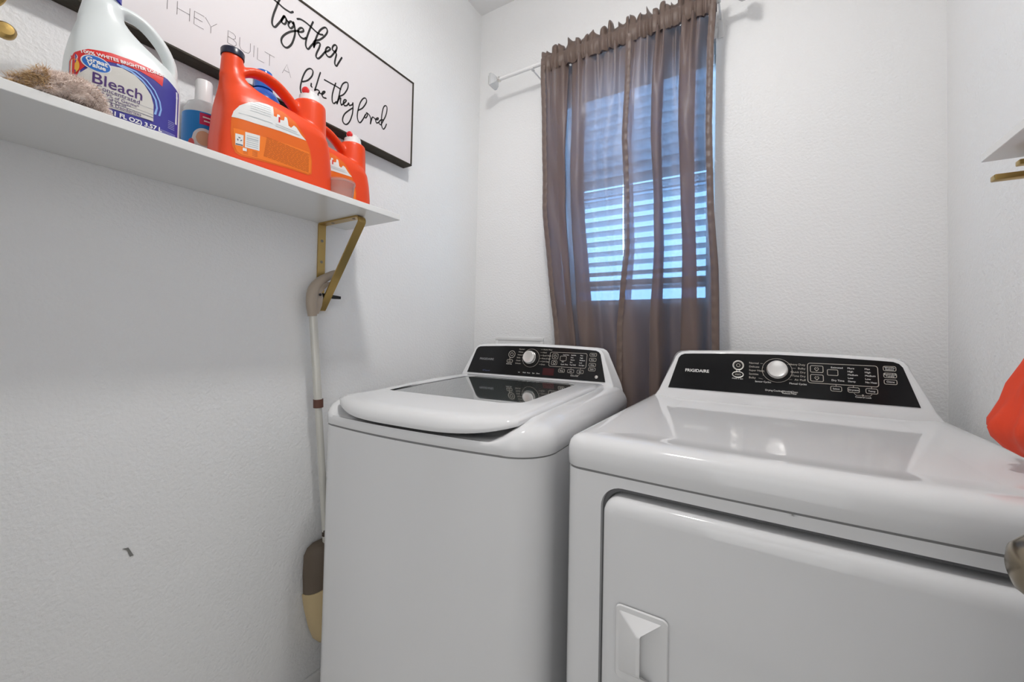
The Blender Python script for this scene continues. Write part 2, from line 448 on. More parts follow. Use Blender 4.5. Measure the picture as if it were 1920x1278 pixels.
# ------------------------------------------------------------------ window, blind
win = bpy.data.objects.new('window_1', None); COL.objects.link(win); win['kind'] = 'structure'; win.location = (WX0, 0, WZ0)
ww, wh = WX1 - WX0, WZ1 - WZ0
bm = bmesh.new(); f = 0.035
bx(bm, 0, f, 0.085, 0.125, 0, wh, 0.003); bx(bm, ww - f, ww, 0.085, 0.125, 0, wh, 0.003)
bx(bm, f, ww - f, 0.085, 0.125, 0, f, 0.003); bx(bm, f, ww - f, 0.085, 0.125, wh - f, wh, 0.003)
bm_obj('window_frame', bm, M_vinyl, win)
box('meeting_rail', f, ww - f, 0.088, 0.120, wh * 0.5, wh * 0.5 + 0.035, M_vinyl, win, 0.002)
box('sash_rail', f, ww - f, 0.09, 0.118, 0.075, 0.115, M_vinyl, win, 0.002)
box('pane', f, ww - f, 0.103, 0.107, f, wh * 0.5, M_glass, win); box('pane', f, ww - f, 0.110, 0.114, wh * 0.5 + 0.03, wh - f, M_glass, win)
box('window_sill', 0.0, ww, 0.0, 0.085, 0.0, 0.012, M_trim, win, 0.003)

blind = thing('window_blind', 'white horizontal slat blind inside the window behind the brown curtains', 'blind', (WX0, 0.05, WZ0))
box('headrail', 0.012, ww - 0.012, -0.020, 0.028, wh - 0.045, wh - 0.004, M_plastic, blind, 0.003)
box('valance', 0.006, ww - 0.006, -0.034, -0.026, wh - 0.078, wh - 0.002, M_blind, blind, 0.002)
bm = bmesh.new(); n = 12; slp = []
for k in range(n + 1):
    d = -0.024 + 0.048 * k / n; slp.append((d, 0.0025 * (1 - (d / 0.024) ** 2)))
poly = slp + [(d, z - 0.002) for d, z in reversed(slp)]
slat0 = prism('slat', poly, 0.014, ww - 0.014, M_blind, blind)
ns = 18
for k in range(ns):
    s = slat0 if k == 0 else slat0.copy()
    if k: COL.objects.link(s)
    s.parent = blind; s.location = (0, 0, 0.135 + k * 0.0405); s.rotation_euler = (math.radians(-8 if k < 9 else -26), 0, 0)
box('bottom_rail', 0.014, ww - 0.014, -0.020, 0.020, 0.085, 0.105, M_blind, blind, 0.003)
for x in (0.09, ww / 2, ww - 0.09): tube('ladder_cord', [(x, -0.025, 0.10), (x, -0.025, wh - 0.04)], 0.0009, M_white, blind, 6)

# ------------------------------------------------------------------ curtain rod
ROD = (-0.09, 2.19)
rod = thing('curtain_rod', 'slim white curtain rod with clear square end caps above the window', 'curtain rod', (0.60, ROD[0], ROD[1]))
tube('rod_tube', [(-0.425, 0, 0), (0.0, 0, 0)], 0.0080, M_plastic, rod, 16); tube('rod_tube', [(0.0, 0, 0), (0.435, 0, 0)], 0.0095, M_plastic, rod, 16)
for sx, x0 in ((-1, -0.425), (1, 0.435)):
    def sq(x, h): return [(x0 + sx * x, -h, -h), (x0 + sx * x, h, -h), (x0 + sx * x, h, h), (x0 + sx * x, -h, h)]
    loft('finial_neck', [circ((x0 + sx * x, 0, 0), r, 16, 'x') for x, r in ((0, 0.009), (0.004, 0.011), (0.008, 0.011), (0.012, 0.007), (0.018, 0.007))], M_chrome, rod)
    fn = loft('finial', [sq(0.016, 0.007), sq(0.022, 0.018), sq(0.034, 0.024), sq(0.044, 0.024), sq(0.048, 0.019)], M_clear, rod, ang=20)
    loft('finial_cap', [sq(0.0485, 0.019), sq(0.050, 0.019)], M_chrome, rod, ang=20)
for x in (-0.27, 0.405):
    bm = bmesh.new(); bx(bm, x - 0.008, x + 0.008, 0.087, 0.0895, -0.075, 0.02, 0.001); bx(bm, x - 0.003, x + 0.003, 0.004, 0.088, -0.013, -0.010, 0.001)
    bx(bm, x - 0.006, x + 0.006, -0.010, 0.010, -0.013, -0.009, 0.001)
    bm_obj('rod_bracket', bm, M_plastic, rod)

# ------------------------------------------------------------------ curtains
def lerp(x, tab):
    if x <= tab[0][0]: return tab[0][1]
    for (a, b), (c, d) in zip(tab, tab[1:]):
        if x <= c: return b + (d - b) * (x - a) / (c - a)
    return tab[-1][1]
def curtain(name, label, path, edges, ztop, zbot, seed, hemside):
    """path: plan of the folds (x, y); edges: z -> (left, right)"""
    root = thing(name, label, 'curtain', (0, 0, 0), 0, 'brown curtain panels on the window rod')
    P = catmull([(a, b, 0) for a, b in path], 5); x0 = min(p[0] for p in path); x1 = max(p[0] for p in path)
    NZ = 46; rows = []; rnd = random.Random(seed); ph = [rnd.uniform(0, 6.28) for _ in range(6)]
    for i in range(NZ + 1):
        z = ztop + (zbot - ztop) * i / NZ; L, R = lerp(z, edges[0]), lerp(z, edges[1]); g = max(0, 1 - (ztop - z) / 0.26) ** 1.3
        row = []
        for j, p in enumerate(P):
            t = (p[0] - x0) / (x1 - x0); x = L + (R - L) * t
            dy = p[1] + 0.086; dy *= 1.55 if dy > 0 else 1.25
            y = -0.086 + dy * (1 - 0.62 * g)
            y += g * 0.010 * (math.sin(t * 62 + ph[0]) + 0.6 * math.sin(t * 97 + ph[1]))
            y += 0.0035 * math.sin(z * 9 + t * 15 + ph[2]) + 0.002 * math.sin(z * 23 + t * 31 + ph[3])
            x += 0.003 * math.sin(z * 5 + t * 20 + ph[4]) * (1 - g)
            row.append((x, y, z))
        rows.append(row)
    n = len(P); V = [p for r in rows for p in r]
    F = [(i * n + j, i * n + j + 1, (i + 1) * n + j + 1, (i + 1) * n + j) for i in range(NZ) for j in range(n - 1)]
    mesh_obj('cloth', V, F, M_curt, root, True)
    # turned side hem: a doubled, puckered strip along the outer and the inner edge
    for side in hemside:
        hv = []; hf = []; w = 0.019; hr = 120
        for i in range(hr + 1):
            z = ztop + (zbot - ztop) * i / hr; e = lerp(z, edges[0 if side == 'L' else 1]); s = 1 if side == 'L' else -1
            k = i / hr * NZ; r0 = rows[int(min(k, NZ - 1))]; r1 = rows[int(min(k, NZ - 1)) + 1]; q = k - int(min(k, NZ - 1))
            ys = [r0[j][1] * (1 - q) + r1[j][1] * q for j in range(n) if abs(r0[j][0] - e) < 0.03]
            yf = min(ys) - 0.003 + 0.0022 * math.sin(i * 1.9)
            for m_ in range(5): hv.append((e + s * (w * m_ / 4) - s * 0.001, yf - 0.0025 * math.sin(PI * m_ / 4) - 0.0012 * math.sin(i * 1.9 + m_ * 0.9), z))
        for i in range(hr):
            for m_ in range(4): a = i * 5 + m_; hf.append((a, a + 1, a + 6, a + 5))
        mesh_obj('side_hem', hv, hf, M_hem, root, True)
    # gathered heading standing above the rod, wrapped over it front and back
    L, R = edges[0][-1][1], edges[1][-1][1]; m_ = int((R - L) / 0.0022); hv = []; hf = []
    def ruff(t):
        q = t + 0.012 * math.sin(t * 21 + ph[2]) + 0.006 * math.sin(t * 47 + ph[0])
        return (0.013 + 0.007 * math.sin(t * 13 + ph[3])) * math.sin(q * 66 + ph[0]) + 0.006 * math.sin(q * 118 + ph[1])
    prof = [(2.147, -0.30, 1.0), (2.158, -0.80, 0.9), (2.170, -1.05, 0.75), (2.182, -1.1, 0.45), (2.198, -1.05, 0.35), (2.205, -0.65, 0.8), (2.213, -0.55, 1.5), (2.223, -0.45, 1.9), (2.231, -0.2, 2.0), (2.224, 0.5, 1.9), (2.213, 0.7, 1.4), (2.203, 0.9, 0.6), (2.185, 1.0, 0.4), (2.15, 0.8, 0.6)]
    for i in range(m_ + 1):
        t = i / m_; x = L + (R - L) * t
        jump = 0.007 * math.tanh(3 * math.sin(t * 31 + ph[2])) + 0.003 * math.tanh(2 * math.sin(t * 67 + ph[3]))
        for z, d, a in prof:
            hv.append((x + 0.004 * math.sin(t * 90 + ph[4]) * (1 if z > 2.205 else 0.3), -0.09 + d * 0.0125 + ruff(t) * 0.36 * a, z + (jump if z > 2.21 else 0)))
    k = len(prof)
    for i in range(m_):
        for j in range(k - 1): a = i * k + j; hf.append((a, a + 1, a + k + 1, a + k))
    mesh_obj('gathered_heading', hv, hf, M_hem, root, True)
    return root
pl = [(.425, -.072), (.384, -.078), (.382, -.088), (.40, -.097), (.43, -.099), (.474, -.102), (.481, -.096), (.474, -.088), (.440, -.082), (.433, -.076), (.440, -.066), (.47, -.058), (.50, -.054), (.534, -.058), (.539, -.066), (.532, -.075), (.505, -.082), (.498, -.090), (.506, -.099), (.535, -.104), (.556, -.092), (.585, -.072), (.615, -.080), (.645, -.090), (.67, -.080), (.70, -.078)]
pr = [(.740, -.078), (.716, -.082), (.713, -.092), (.73, -.101), (.76, -.094), (.785, -.078), (.805, -.066), (.833, -.062), (.839, -.070), (.832, -.079), (.815, -.086), (.810, -.094), (.818, -.103), (.836, -.106), (.848, -.088), (.862, -.062), (.88, -.056), (.90, -.054), (.936, -.058), (.942, -.068), (.934, -.078), (.906, -.086), (.900, -.095), (.908, -.104), (.93, -.108), (.950, -.100), (.960, -.082), (.968, -.060), (.978, -.056), (.985, -.072), (.990, -.090), (1.0, -.096), (1.002, -.088), (.992, -.082)]
curtain('curtain', 'left brown satin curtain panel, its lower end behind the washer with glass lid', pl,
        ([(0.75, .49), (1.08, .460), (1.37, .424), (1.58, .400), (2.01, .382), (2.2, .377)], [(0.75, .755), (1.15, .725), (1.36, .712), (1.45, .706), (1.6, .700), (1.8, .699), (1.95, .716), (2.2, .722)]), 2.165, 0.78, 3, 'L')
curtain('curtain', 'right brown satin curtain panel, the one reaching down into the gap between the machines', pr,
        ([(0.75, .705), (1.15, .700), (1.32, .712), (1.42, .720), (1.6, .718), (1.8, .708), (1.95, .712), (2.2, .718)], [(0.75, 1.02), (1.08, 1.014), (1.33, 1.009), (1.50, .998), (1.79, .990), (2.05, .992), (2.2, 1.000)]), 2.165, 0.78, 8, 'LR')

# ------------------------------------------------------------------ washer supply box on the back wall
ob = thing('supply_box', 'white plastic water supply box set in the wall behind the left machine', 'wall box', (0.24, 0, 0.98))
bm = bmesh.new(); bx(bm, -0.12, 0.12, -0.004, 0, 0.098, 0.113, 0.0015); bx(bm, -0.12, 0.12, -0.004, 0, -0.113, -0.098, 0.0015)
bx(bm, -0.12, -0.105, -0.004, 0, -0.098, 0.098, 0.0015); bx(bm, 0.105, 0.12, -0.004, 0, -0.098, 0.098, 0.0015)
bm_obj('box_rim', bm, M_plastic, ob); box('box_back', -0.105, 0.105, -0.0015, 0, -0.098, 0.098, M_plastic, ob)

# ================================================================== LAUNDRY MACHINES
# local frame: x across (0 = middle), y = depth back from the front, z up
def plan(h, r, depth, bow, n=10, inset=0.0, yo=0.0):
    """rounded, bowed plan outline, counterclockwise from front left"""
    h -= inset; r = max(r - inset, 0.004); y0 = inset + yo; y1 = depth - inset; out = []
    def fy(x): return y0 - bow * (1 - (x / h) ** 2) + 0.0
    m = 24
    for k in range(m + 1):
        x = -h + r + (2 * h - 2 * r) * k / m; out.append((x, fy(x)))
    for k in range(1, n + 1):
        a = -PI / 2 + PI / 2 * k / n; out.append((h - r + r * math.cos(a), fy(h - r) + r + r * math.sin(a)))
    for k in range(0, 5):
        a = PI / 2 * k / 4; out.append((h - 0.012 + 0.012 * math.cos(a), y1 - 0.012 + 0.012 * math.sin(a)))
    for k in range(0, 5):
        a = PI / 2 + PI / 2 * k / 4; out.append((-h + 0.012 + 0.012 * math.cos(a), y1 - 0.012 + 0.012 * math.sin(a)))
    for k in range(0, n):
        a = PI + PI / 2 * k / n; out.append((-h + r + r * math.cos(a), fy(-h + r) + r + r * math.sin(a)))
    return out
def lift(pts, z): return [(p[0], p[1], z) for p in pts]

def console(root, d0, zb, dback, brand_dim):
    """control console: white housing, black glass panel, knob, prints. returns the panel mapper"""
    def P(u, s, n=0.0): return (u, d0 + .277 * s - .961 * n, zb + .961 * s + .277 * n)
    half = [(0.0, 0.124), (0.12, 0.122), (0.225, 0.118), (0.247, 0.115), (0.258, 0.109), (0.265, 0.099), (0.2705, 0.084), (0.302, 0.006), (0.307, -0.008), (0.312 if brand_dim else 0.318, -0.026), (0.314 if brand_dim else 0.328, -0.044), (0.315 if brand_dim else 0.331, -0.060)]
    out = half + [(-u, s) for u, s in reversed(half) if u > 0]
    def ring(k, n): return [P(u * k, 0.045 + (s - 0.045) * k, n) for u, s in out]
    back = []
    for u, s in out:
        p = P(u, s); w = 1.03 if not brand_dim else (1.045 if u > 0 else 1.0); back.append((u * w if abs(u * w) < .339 else math.copysign(.339, u), dback, p[2]))
    midr = [((P(u, s, -0.008)[0]) , P(u, s, -0.008)[1], P(u, s, -0.008)[2]) for u, s in out]
    loft('console', [ring(0.975, 0.0), ring(0.99, -0.0012), ring(0.999, -0.0045), midr, back], M_app, root, ang=50)
    hp = [(0.0, 0.1145), (0.12, 0.1125), (0.215, 0.1085), (0.238, 0.107), (0.248, 0.1025), (0.2545, 0.094), (0.2795, 0.0)]
    po = hp + [(-u, s) for u, s in reversed(hp) if u > 0]
    panel = loft('control_panel', [[P(u, s, -0.002) for u, s in po], [P(u, s, 0.0018) for u, s in po], [P(u * .998, 0.05 + (s - 0.05) * .985, 0.0026) for u, s in po]], M_glassblk, root, ang=30)
    return P, panel

def prints(name, P, strokes, texts, m, parent, n=0.0032):
    """flat print on the panel: strokes (points, width) and texts (string, u, s, size, align)"""
    V = []; F = []
    for pts, w in strokes:
        v, f = stroke2d(pts, w, False); b = len(V); V += [P(p[0], p[1], n) for p in v]; F += [tuple(i + b for i in t) for t in f]
    for t, u, s, size, al in texts:
        v, f = text_geo(t, size, 0.0, al); b = len(V); V += [P(u + p[0], s + p[1], n) for p in v]; F += [tuple(i + b for i in q) for q in f]
    o = mesh_obj(name, V, F, m, parent); o['kind'] = 'stuff'; return o
def rrect(u0, u1, s0, s1, r=0.003):
    o = []
    for cu, cs, a0 in ((u1 - r, s1 - r, 0), (u0 + r, s1 - r, 90), (u0 + r, s0 + r, 180), (u1 - r, s0 + r, 270)):
        for k in range(5): a = math.radians(a0 + 22.5 * k); o.append((cu + r * math.cos(a), cs + r * math.sin(a)))
    return o + [o[0]]
def ringp(u, s, r, r2=None, n=24): return [(u + r * math.cos(2 * PI * k / n), s + (r2 or r) * math.sin(2 * PI * k / n)) for k in range(n + 1)]
def plathe(name, P, u, s, prof, m, parent, n=32):
    rings = []
    for r, h in prof: rings.append([P(u + r * math.cos(2 * PI * k / n), s + r * math.sin(2 * PI * k / n), h) for k in range(n)])
    return loft(name, rings, m, parent, ang=35)
TS = 0.0075
def knob(P, u, s, root):
    plathe('knob_skirt', P, u, s - 0.001, [(0.030, 0.002), (0.030, 0.004), (0.028, 0.0055), (0.0, 0.0055)], M_glassblk, root)
    k = plathe('cycle_knob', P, u, s, [(0.0235, 0.005), (0.0235, 0.020), (0.0225, 0.0245), (0.0200, 0.0262), (0.0190, 0.0258), (0.0, 0.0264)], M_knob, root)
    k['label'] = 'round silver-white selector knob'
    plathe('knob_band', P, u, s, [(0.0245, 0.006), (0.0245, 0.014), (0.0236, 0.0145), (0.0236, 0.0055)], M_chrome, k)

# ---- dryer (right)
dr = thing('clothes_dryer', 'white front-loading dryer, the right one of the two machines, with black control panel', 'dryer', (1.165, -0.813, 0))
DH, DD = 0.343, 0.695
body = loft('cabinet', [lift(plan(DH - .004, .03, DD, .006), 0.03), lift(plan(DH - .003, .03, DD, .006), 0.8685)], M_app, dr)
loft('toe_base', [lift(plan(DH - .02, .03, DD - .02, 0, inset=.01), 0.0), lift(plan(DH - .02, .03, DD - .02, 0, inset=.01), 0.031)], M_dark, dr)
loft('seam_strip', [lift(plan(DH - .006, .03, DD, .006), 0.866), lift(plan(DH - .006, .03, DD, .006), 0.8725)], M_seam, dr)
prof = [(0.8715, 0.0015), (0.873, 0.0), (0.890, -0.001), (0.904, -0.0003), (0.913, 0.0025), (0.9195, 0.008), (0.9240, 0.0155), (0.9265, 0.026), (0.9268, 0.040), (0.9255, 0.058), (0.9230, 0.080), (0.9215, 0.11)]
rings = [lift(plan(DH, .034, DD, .008, inset=i), z) for z, i in prof]
loft('top_panel', rings, M_app, dr, ang=60)
Pd, pan = console(dr, 0.625, 0.9535, 0.690, False)
S = []; T = []; S2 = []; T2 = []
S2 += [(ringp(-0.0938, 0.0785, 0.0122), 0.0022), (ringp(-0.0943, 0.0520, 0.0135, 0.0085), 0.0020), ([(-0.0985, 0.0655), (-0.0975, 0.061)], 0.0022), ([(-0.0895, 0.0655), (-0.0905, 0.061)], 0.0022)]
T += [('Hold 3 Sec', -0.0950, 0.0385, 0.0062, 'CENTER')]
T2 += [('on', -0.0938, 0.0765, 0.009, 'CENTER'), ('start', -0.0943, 0.0500, 0.0078, 'CENTER')]
for i, t in enumerate(['Normal', 'Delicate', 'Super Heavy', 'Sanitize', 'Bulky']):
    s = 0.0850 - i * 0.0104; T2.append((t, -0.0672, s, TS, 'LEFT')); S2.append(([(-0.0672 + 0.0040 * len(t) + .003, s + .002), (-0.034, s + .002 - (0.002 if i > 2 else 0))], 0.0006))
T.append(('Sensor Cycles', -0.0525, 0.0338, 0.0066, 'LEFT'))
for i, t in enumerate(['Heavy Duty', 'Bulky', 'Quick Dry', 'Time Dry', 'Air Fluff']):
    s = 0.0865 - i * 0.0104; T2.append((t, 0.0622, s, TS, 'RIGHT')); S2.append(([(0.033, s + .002), (0.0610 - 0.0040 * len(t), s + .002)], 0.0006))
T.append(('Manual Cycles', 0.0262, 0.0345, 0.0066, 'LEFT'))
S2.append((ringp(-0.0012, 0.0700, 0.0345, 0.0330), 0.0009))
for u, t in ((-0.0284, 'Drying'), (-0.0094, 'Cooling'), (0.0104, 'Wrinkle'), (0.0300, 'Clean')): T.append((t, u, 0.0118, 0.0064, 'LEFT'))
for u, t in ((0.0104, 'Release'), (0.0300, 'Filter')): T.append((t, u, 0.0072, 0.0060, 'LEFT'))
S2.append((rrect(0.0668, 0.2075, 0.0418, 0.0945, 0.006), 0.0014))
for s in (0.0705, 0.0467):
    S2.append((rrect(0.0728, 0.0995, s, s + 0.0175), 0.0014)); S2.append(([(0.086, s + .0035), (0.0815, s + .009), (0.0835, s + .013), (0.086, s + .0105), (0.0885, s + .013), (0.0905, s + .009), (0.086, s + .0035)], 0.0013))
S2.append((rrect(0.1085, 0.1297, 0.0648, 0.0796, .002), 0.0013))
T += [('Estimated', 0.1157, 0.0835, 0.0062, 'LEFT'), ('Dry Time', 0.1160, 0.0500, 0.0066, 'LEFT')]
for i, t in enumerate(['More', 'High', 'Medium', 'Low', 'Damp']): T.append((t, 0.1490, 0.0835 - i * 0.0084, 0.0062, 'LEFT'))
for i, t in enumerate(['Max', 'High', 'Medium', 'Low', 'No Heat']): T.append((t, 0.1825, 0.0835 - i * 0.0084, 0.0062, 'LEFT'))
for u, t in ((0.1140, 'Select'), (0.1482, 'Dryness'), (0.1828, 'Temp')):
    S2.append((rrect(u, u + 0.022, 0.0244, 0.0367, .003), 0.0012)); S2.append(([(u + 0.011, 0.0367), (u + 0.011, 0.0418)], 0.001)); T.append((t, u + 0.011, 0.0285, 0.0058, 'CENTER'))
T.append(('Control Lock', 0.1770, 0.0120, 0.0056, 'CENTER')); S2.append(([(0.1595, 0.0225), (0.1640, 0.0180), (0.1730, 0.0180)], 0.0008)); S2.append(([(0.1940, 0.0225), (0.1900, 0.0180), (0.1800, 0.0180)], 0.0008)); S2.append((ringp(0.1765, 0.0185, .0016), .0012))
for s, a, b in ((0.0838, 'Wrinkle', 'Release'), (0.0670, 'Extended', 'Tumble'), (0.0507, 'Chime', '')):
    S2.append((rrect(0.2180, 0.2412, s, s + 0.0112, .003), 0.0012)); T.append((a, 0.2296, s + (0.006 if b else 0.004), 0.0056, 'CENTER'))
    if b: T.append((b, 0.2296, s + 0.0016, 0.0052, 'CENTER'))
prints('panel_lettering', Pd, S, T, M_ink, dr); prints('panel_lines', Pd, S2, T2, M_ink2, dr)
v, fc = text_geo('FRIGIDAIRE', 0.0122, 0.00025, 'LEFT', 0.0, 1.0)
ux = max(p[0] for p in v); k = 0.0655 / ux
mesh_obj('brand_lettering', [Pd(-0.2340 + p[0] * k, 0.0520 + p[1], 0.0034) for p in v], fc, mat('bright_print', (0.85, 0.85, 0.83), 0.35), dr)
plathe('button', Pd, -0.0938, 0.0785, [(0.0105, 0.002), (0.0105, 0.004), (0.009, 0.0046), (0.0, 0.004)], M_glassblk, dr, 24)
plathe('button_ring', Pd, -0.0938, 0.0785, [(0.0145, 0.002), (0.0143, 0.0045), (0.0122, 0.0048), (0.0116, 0.003)], M_chrome, dr, 28)
def oval(r): return [(r[0], r[1])]
rg = [[Pd(-0.0943 + a * math.cos(t), 0.0520 + b * math.sin(t), h) for t in [2 * PI * k / 28 for k in range(28)]] for a, b, h in ((0.0150, 0.0098, 0.002), (0.0147, 0.0095, 0.0045), (0.0122, 0.0070, 0.0048), (0.0116, 0.0064, 0.003))]
loft('button_ring', rg, M_chrome, dr, cap=False)
rg = [[Pd(-0.0943 + a * math.cos(t), 0.0520 + b * math.sin(t), h) for t in [2 * PI * k / 28 for k in range(28)]] for a, b, h in ((0.0112, 0.0060, 0.002), (0.0108, 0.0057, 0.004), (0.009, 0.0045, 0.0044))]
loft('button', rg, M_glassblk, dr)
prints('button_print', Pd, [(ringp(-0.0938, 0.0785, 0.0045), 0.0012)], [('start', -0.0943, 0.0500, 0.0078, 'CENTER')], M_ink2, dr, 0.0050)
knob(Pd, -0.0010, 0.0700, dr)

# door: recess frame, slab with rounded corners, grip
def rr_xz(x0, x1, z0, z1, r, n=8):
    o = []
    for cx, cz, a0 in ((x1 - r, z1 - r, 0), (x0 + r, z1 - r, 90), (x0 + r, z0 + r, 180), (x1 - r, z0 + r, 270)):
        for k in range(n + 1): a = math.radians(a0 + 90 * k / n); o.append((cx + r * math.cos(a), cz + r * math.sin(a)))
    return o
DX0, DX1, DZ0, DZ1 = -0.264, 0.290, 0.20, 0.8375
def dring(g, y, r): return [(p[0], y - 0.006 * (1 - (p[0] / 0.343) ** 2), p[1]) for p in rr_xz(DX0 + g, DX1 - g, DZ0 + g, DZ1 - g, r)]
def cring(g, y, r): return [(p[0], y, p[1] + (0.0070 if p[1] > 0.6 else 0)) for p in rr_xz(DX0 + g, DX1 - g, DZ0 + g, DZ1 - g, r)]
cut = loft('cutter', [cring(-0.0072, -0.03, 0.037), cring(-0.0068, -0.002, 0.037), cring(-0.0060, 0.004, 0.036), cring(-0.0045, 0.028, 0.034)], M_dark, dr)
bpy.context.view_layer.update()
bo = body.modifiers.new('cut', 'BOOLEAN'); bo.operation = 'DIFFERENCE'; bo.object = cut; bo.solver = 'EXACT'
nm = bpy.data.meshes.new_from_object(body.evaluated_get(bpy.context.evaluated_depsgraph_get()))
body.modifiers.clear(); nm.name = 'cabinet'; body.data = nm; bpy.data.objects.remove(cut); nm.materials.clear(); nm.materials.append(M_app); auto(body, 35)
dd = loft('door', [dring(0.0, 0.026, 0.028), dring(0.0, 0.001, 0.028), dring(0.0012, -0.0062, 0.028), dring(0.0045, -0.0112, 0.026), dring(0.0095, -0.0150, 0.023), dring(0.016, -0.0172, 0.019), dring(0.024, -0.0180, 0.015)], M_app, dr, ang=60)
loft('door_gap_shade', [cring(-0.0060, 0.0060, 0.036), cring(-0.0040, 0.0080, 0.034), cring(0.002, 0.0090, 0.028)], mat('gap_shade_grey', (0.16, 0.16, 0.165), 0.6), dr, cap=False)  # dark grey ring stands in for the shade inside the door gap
# grip panel with a scooped pocket opening to the right
hx0, hx1, hz0, hz1 = -0.236, -0.155, 0.560, 0.676
yf = -0.0232
bm = bmesh.new()
o1 = rr_xz(hx0, hx1, hz0, hz1, 0.009, 6); o2 = rr_xz(hx0 + .0016, hx1 - .0016, hz0 + .0016, hz1 - .0016, 0.008, 6)
a = [bm.verts.new((p[0], yf, p[1])) for p in o1]; b = [bm.verts.new((p[0], yf - .0022, p[1])) for p in o2]; n = len(a)
for i in range(n): bm.faces.new((a[i], a[(i + 1) % n], b[(i + 1) % n], b[i]))
bm.faces.new(b)
bm_obj('grip_plate', bm, M_plastic, dd)
gx0, gxm, gx1, gt, gb = hx0 + .006, hx0 + .045, hx1 - .008, hz1 - .009, hz0 + .012
yp = yf - .0022; po = 0.021
Vg = [(gx0, yp, gt), (gx1, yp, gt), (gxm - .006, yp - po, gt - .018), (gxm, yp - po, gt - .016), (gx0, yp, gb), (gx1, yp, gb), (gxm - .006, yp - po, gb + .020), (gxm, yp - po, gb + .018), (gxm - .014, yp + .0002, gt - .008), (gxm - .014, yp + .0002, gb + .008)]
Fg = [(0, 1, 3, 2), (0, 2, 6, 4), (4, 6, 7, 5), (2, 3, 7, 6), (3, 1, 8), (3, 8, 9, 7), (7, 9, 5)]
bm = bmesh.new(); bvs = [bm.verts.new(p) for p in Vg]
for f_ in Fg: bm.faces.new([bvs[i] for i in f_])
bmesh.ops.bevel(bm, geom=[e for e in bm.edges if len(e.link_faces) == 2], offset=0.0022, segments=3, affect='EDGES', profile=0.5)
bm_obj('grip', bm, M_plastic, dd, 30)

# ---- washer (left)
wa = thing('washing_machine', 'white top-loading washer, the left one of the two machines, with glass lid', 'washing machine', (0.4404, -0.8454, 0), 0.055)
WD = 0.705; BW = 0.027; RW = 0.088; YO = 0.008; WH = 0.343
def sstep(a, b, x):
    t = min(1, max(0, (x - a) / (b - a))); return t * t * (3 - 2 * t)
def planw(h, *a, **k): return [(x * (0.875 + 0.105 * sstep(0.05, 0.55, y)) if x < 0 else x, y) for x, y in plan(h, *a, **k)]
loft('cabinet', [lift(planw(WH - .004, RW, WD, BW, yo=YO), 0.03), lift(planw(WH - .003, RW, WD, BW, yo=YO), 0.8665)], M_app, wa)
loft('toe_base', [lift(planw(WH - .02, RW, WD - .02, 0, inset=.01), 0.0), lift(planw(WH - .02, RW, WD - .02, 0, inset=.01), 0.031)], M_dark, wa)
loft('seam_strip', [lift(planw(WH - .007, RW, WD, BW, yo=YO), 0.864), lift(planw(WH - .007, RW, WD, BW, yo=YO), 0.8715)], M_seam, wa)
# deck: rounded shoulder all round, scooped at the front below the lid
def sstep(a, b, x):
    t = min(1, max(0, (x - a) / (b - a))); return t * t * (3 - 2 * t)
prof = [(0.8695, 0.0015), (0.871, 0.0), (0.885, -0.0005), (0.898, 0.001), (0.908, 0.005), (0.916, 0.011), (0.922, 0.019), (0.9262, 0.029), (0.929, 0.042), (0.9305, 0.056), (0.931, 0.075)]
rings = []
for z, i in prof:
    r = []
    for x, y in planw(WH, RW, WD, BW, inset=i, n=14, yo=YO):
        zz = z
        if y < 0.10:
            w = (1 - sstep(0.215, 0.292, abs(x - 0.006))) * (1 - sstep(0.05, 0.10, y)) * sstep(0.886, 0.905, z)
            zz = z - w * (z - 0.889) * 0.90
        zz += 0.010 * sstep(0.9, 0.93, z) * sstep(0.1, 0.45, y) * 1.0
        r.append((x, y, zz))
    rings.append(r)
loft('deck', rings, M_app, wa, ang=70)
Pw, pan = console(wa, 0.655, 0.951, 0.702, True)
# lid: frame plate with bowed, rolled front lip and a tinted glass window
LW, LB, LO = 0.2625, 0.634, 0.0185
def lidring(g, z, lipd=0.0, dz=0.0):
    o = []
    hw = LW - g; m = 28
    for k in range(m + 1):
        x = LO - hw + 2 * hw * k / m; t = (x - LO) / hw
        y = -0.034 + g + 0.062 * abs(t) ** 3.2
        o.append((x, y + lipd * 0.0, z - 0.020 * (1 - abs(t) ** 4) * dz))
    for y in (0.12, 0.22, 0.32, 0.42, 0.52): o.append((LO + hw, y, z + 0.010 * sstep(0.05, 0.5, y)))
    o.append((LO + hw, LB - g, z + 0.010)); o.append((LO - hw - 0.030, LB - g, z + 0.010))
    for y in (0.52, 0.42, 0.32, 0.22, 0.12): o.append((LO - hw - 0.030 * sstep(0.05, 0.5, y), y, z + 0.010 * sstep(0.05, 0.5, y)))
    return o
lidp = [(0.010, 0.9215, 1.0), (0.002, 0.9225, 1.0), (0.0, 0.9255, 0.95), (0.0, 0.9300, 0.85), (0.0025, 0.9345, 0.62), (0.007, 0.9375, 0.42), (0.014, 0.9390, 0.24), (0.026, 0.9395, 0.10), (0.045, 0.9392, 0.02)]
lr = [lidring(g, z, 0, dz) for g, z, dz in lidp]
lid = bpy.data.objects.new('lid', None); COL.objects.link(lid); lid.parent = wa
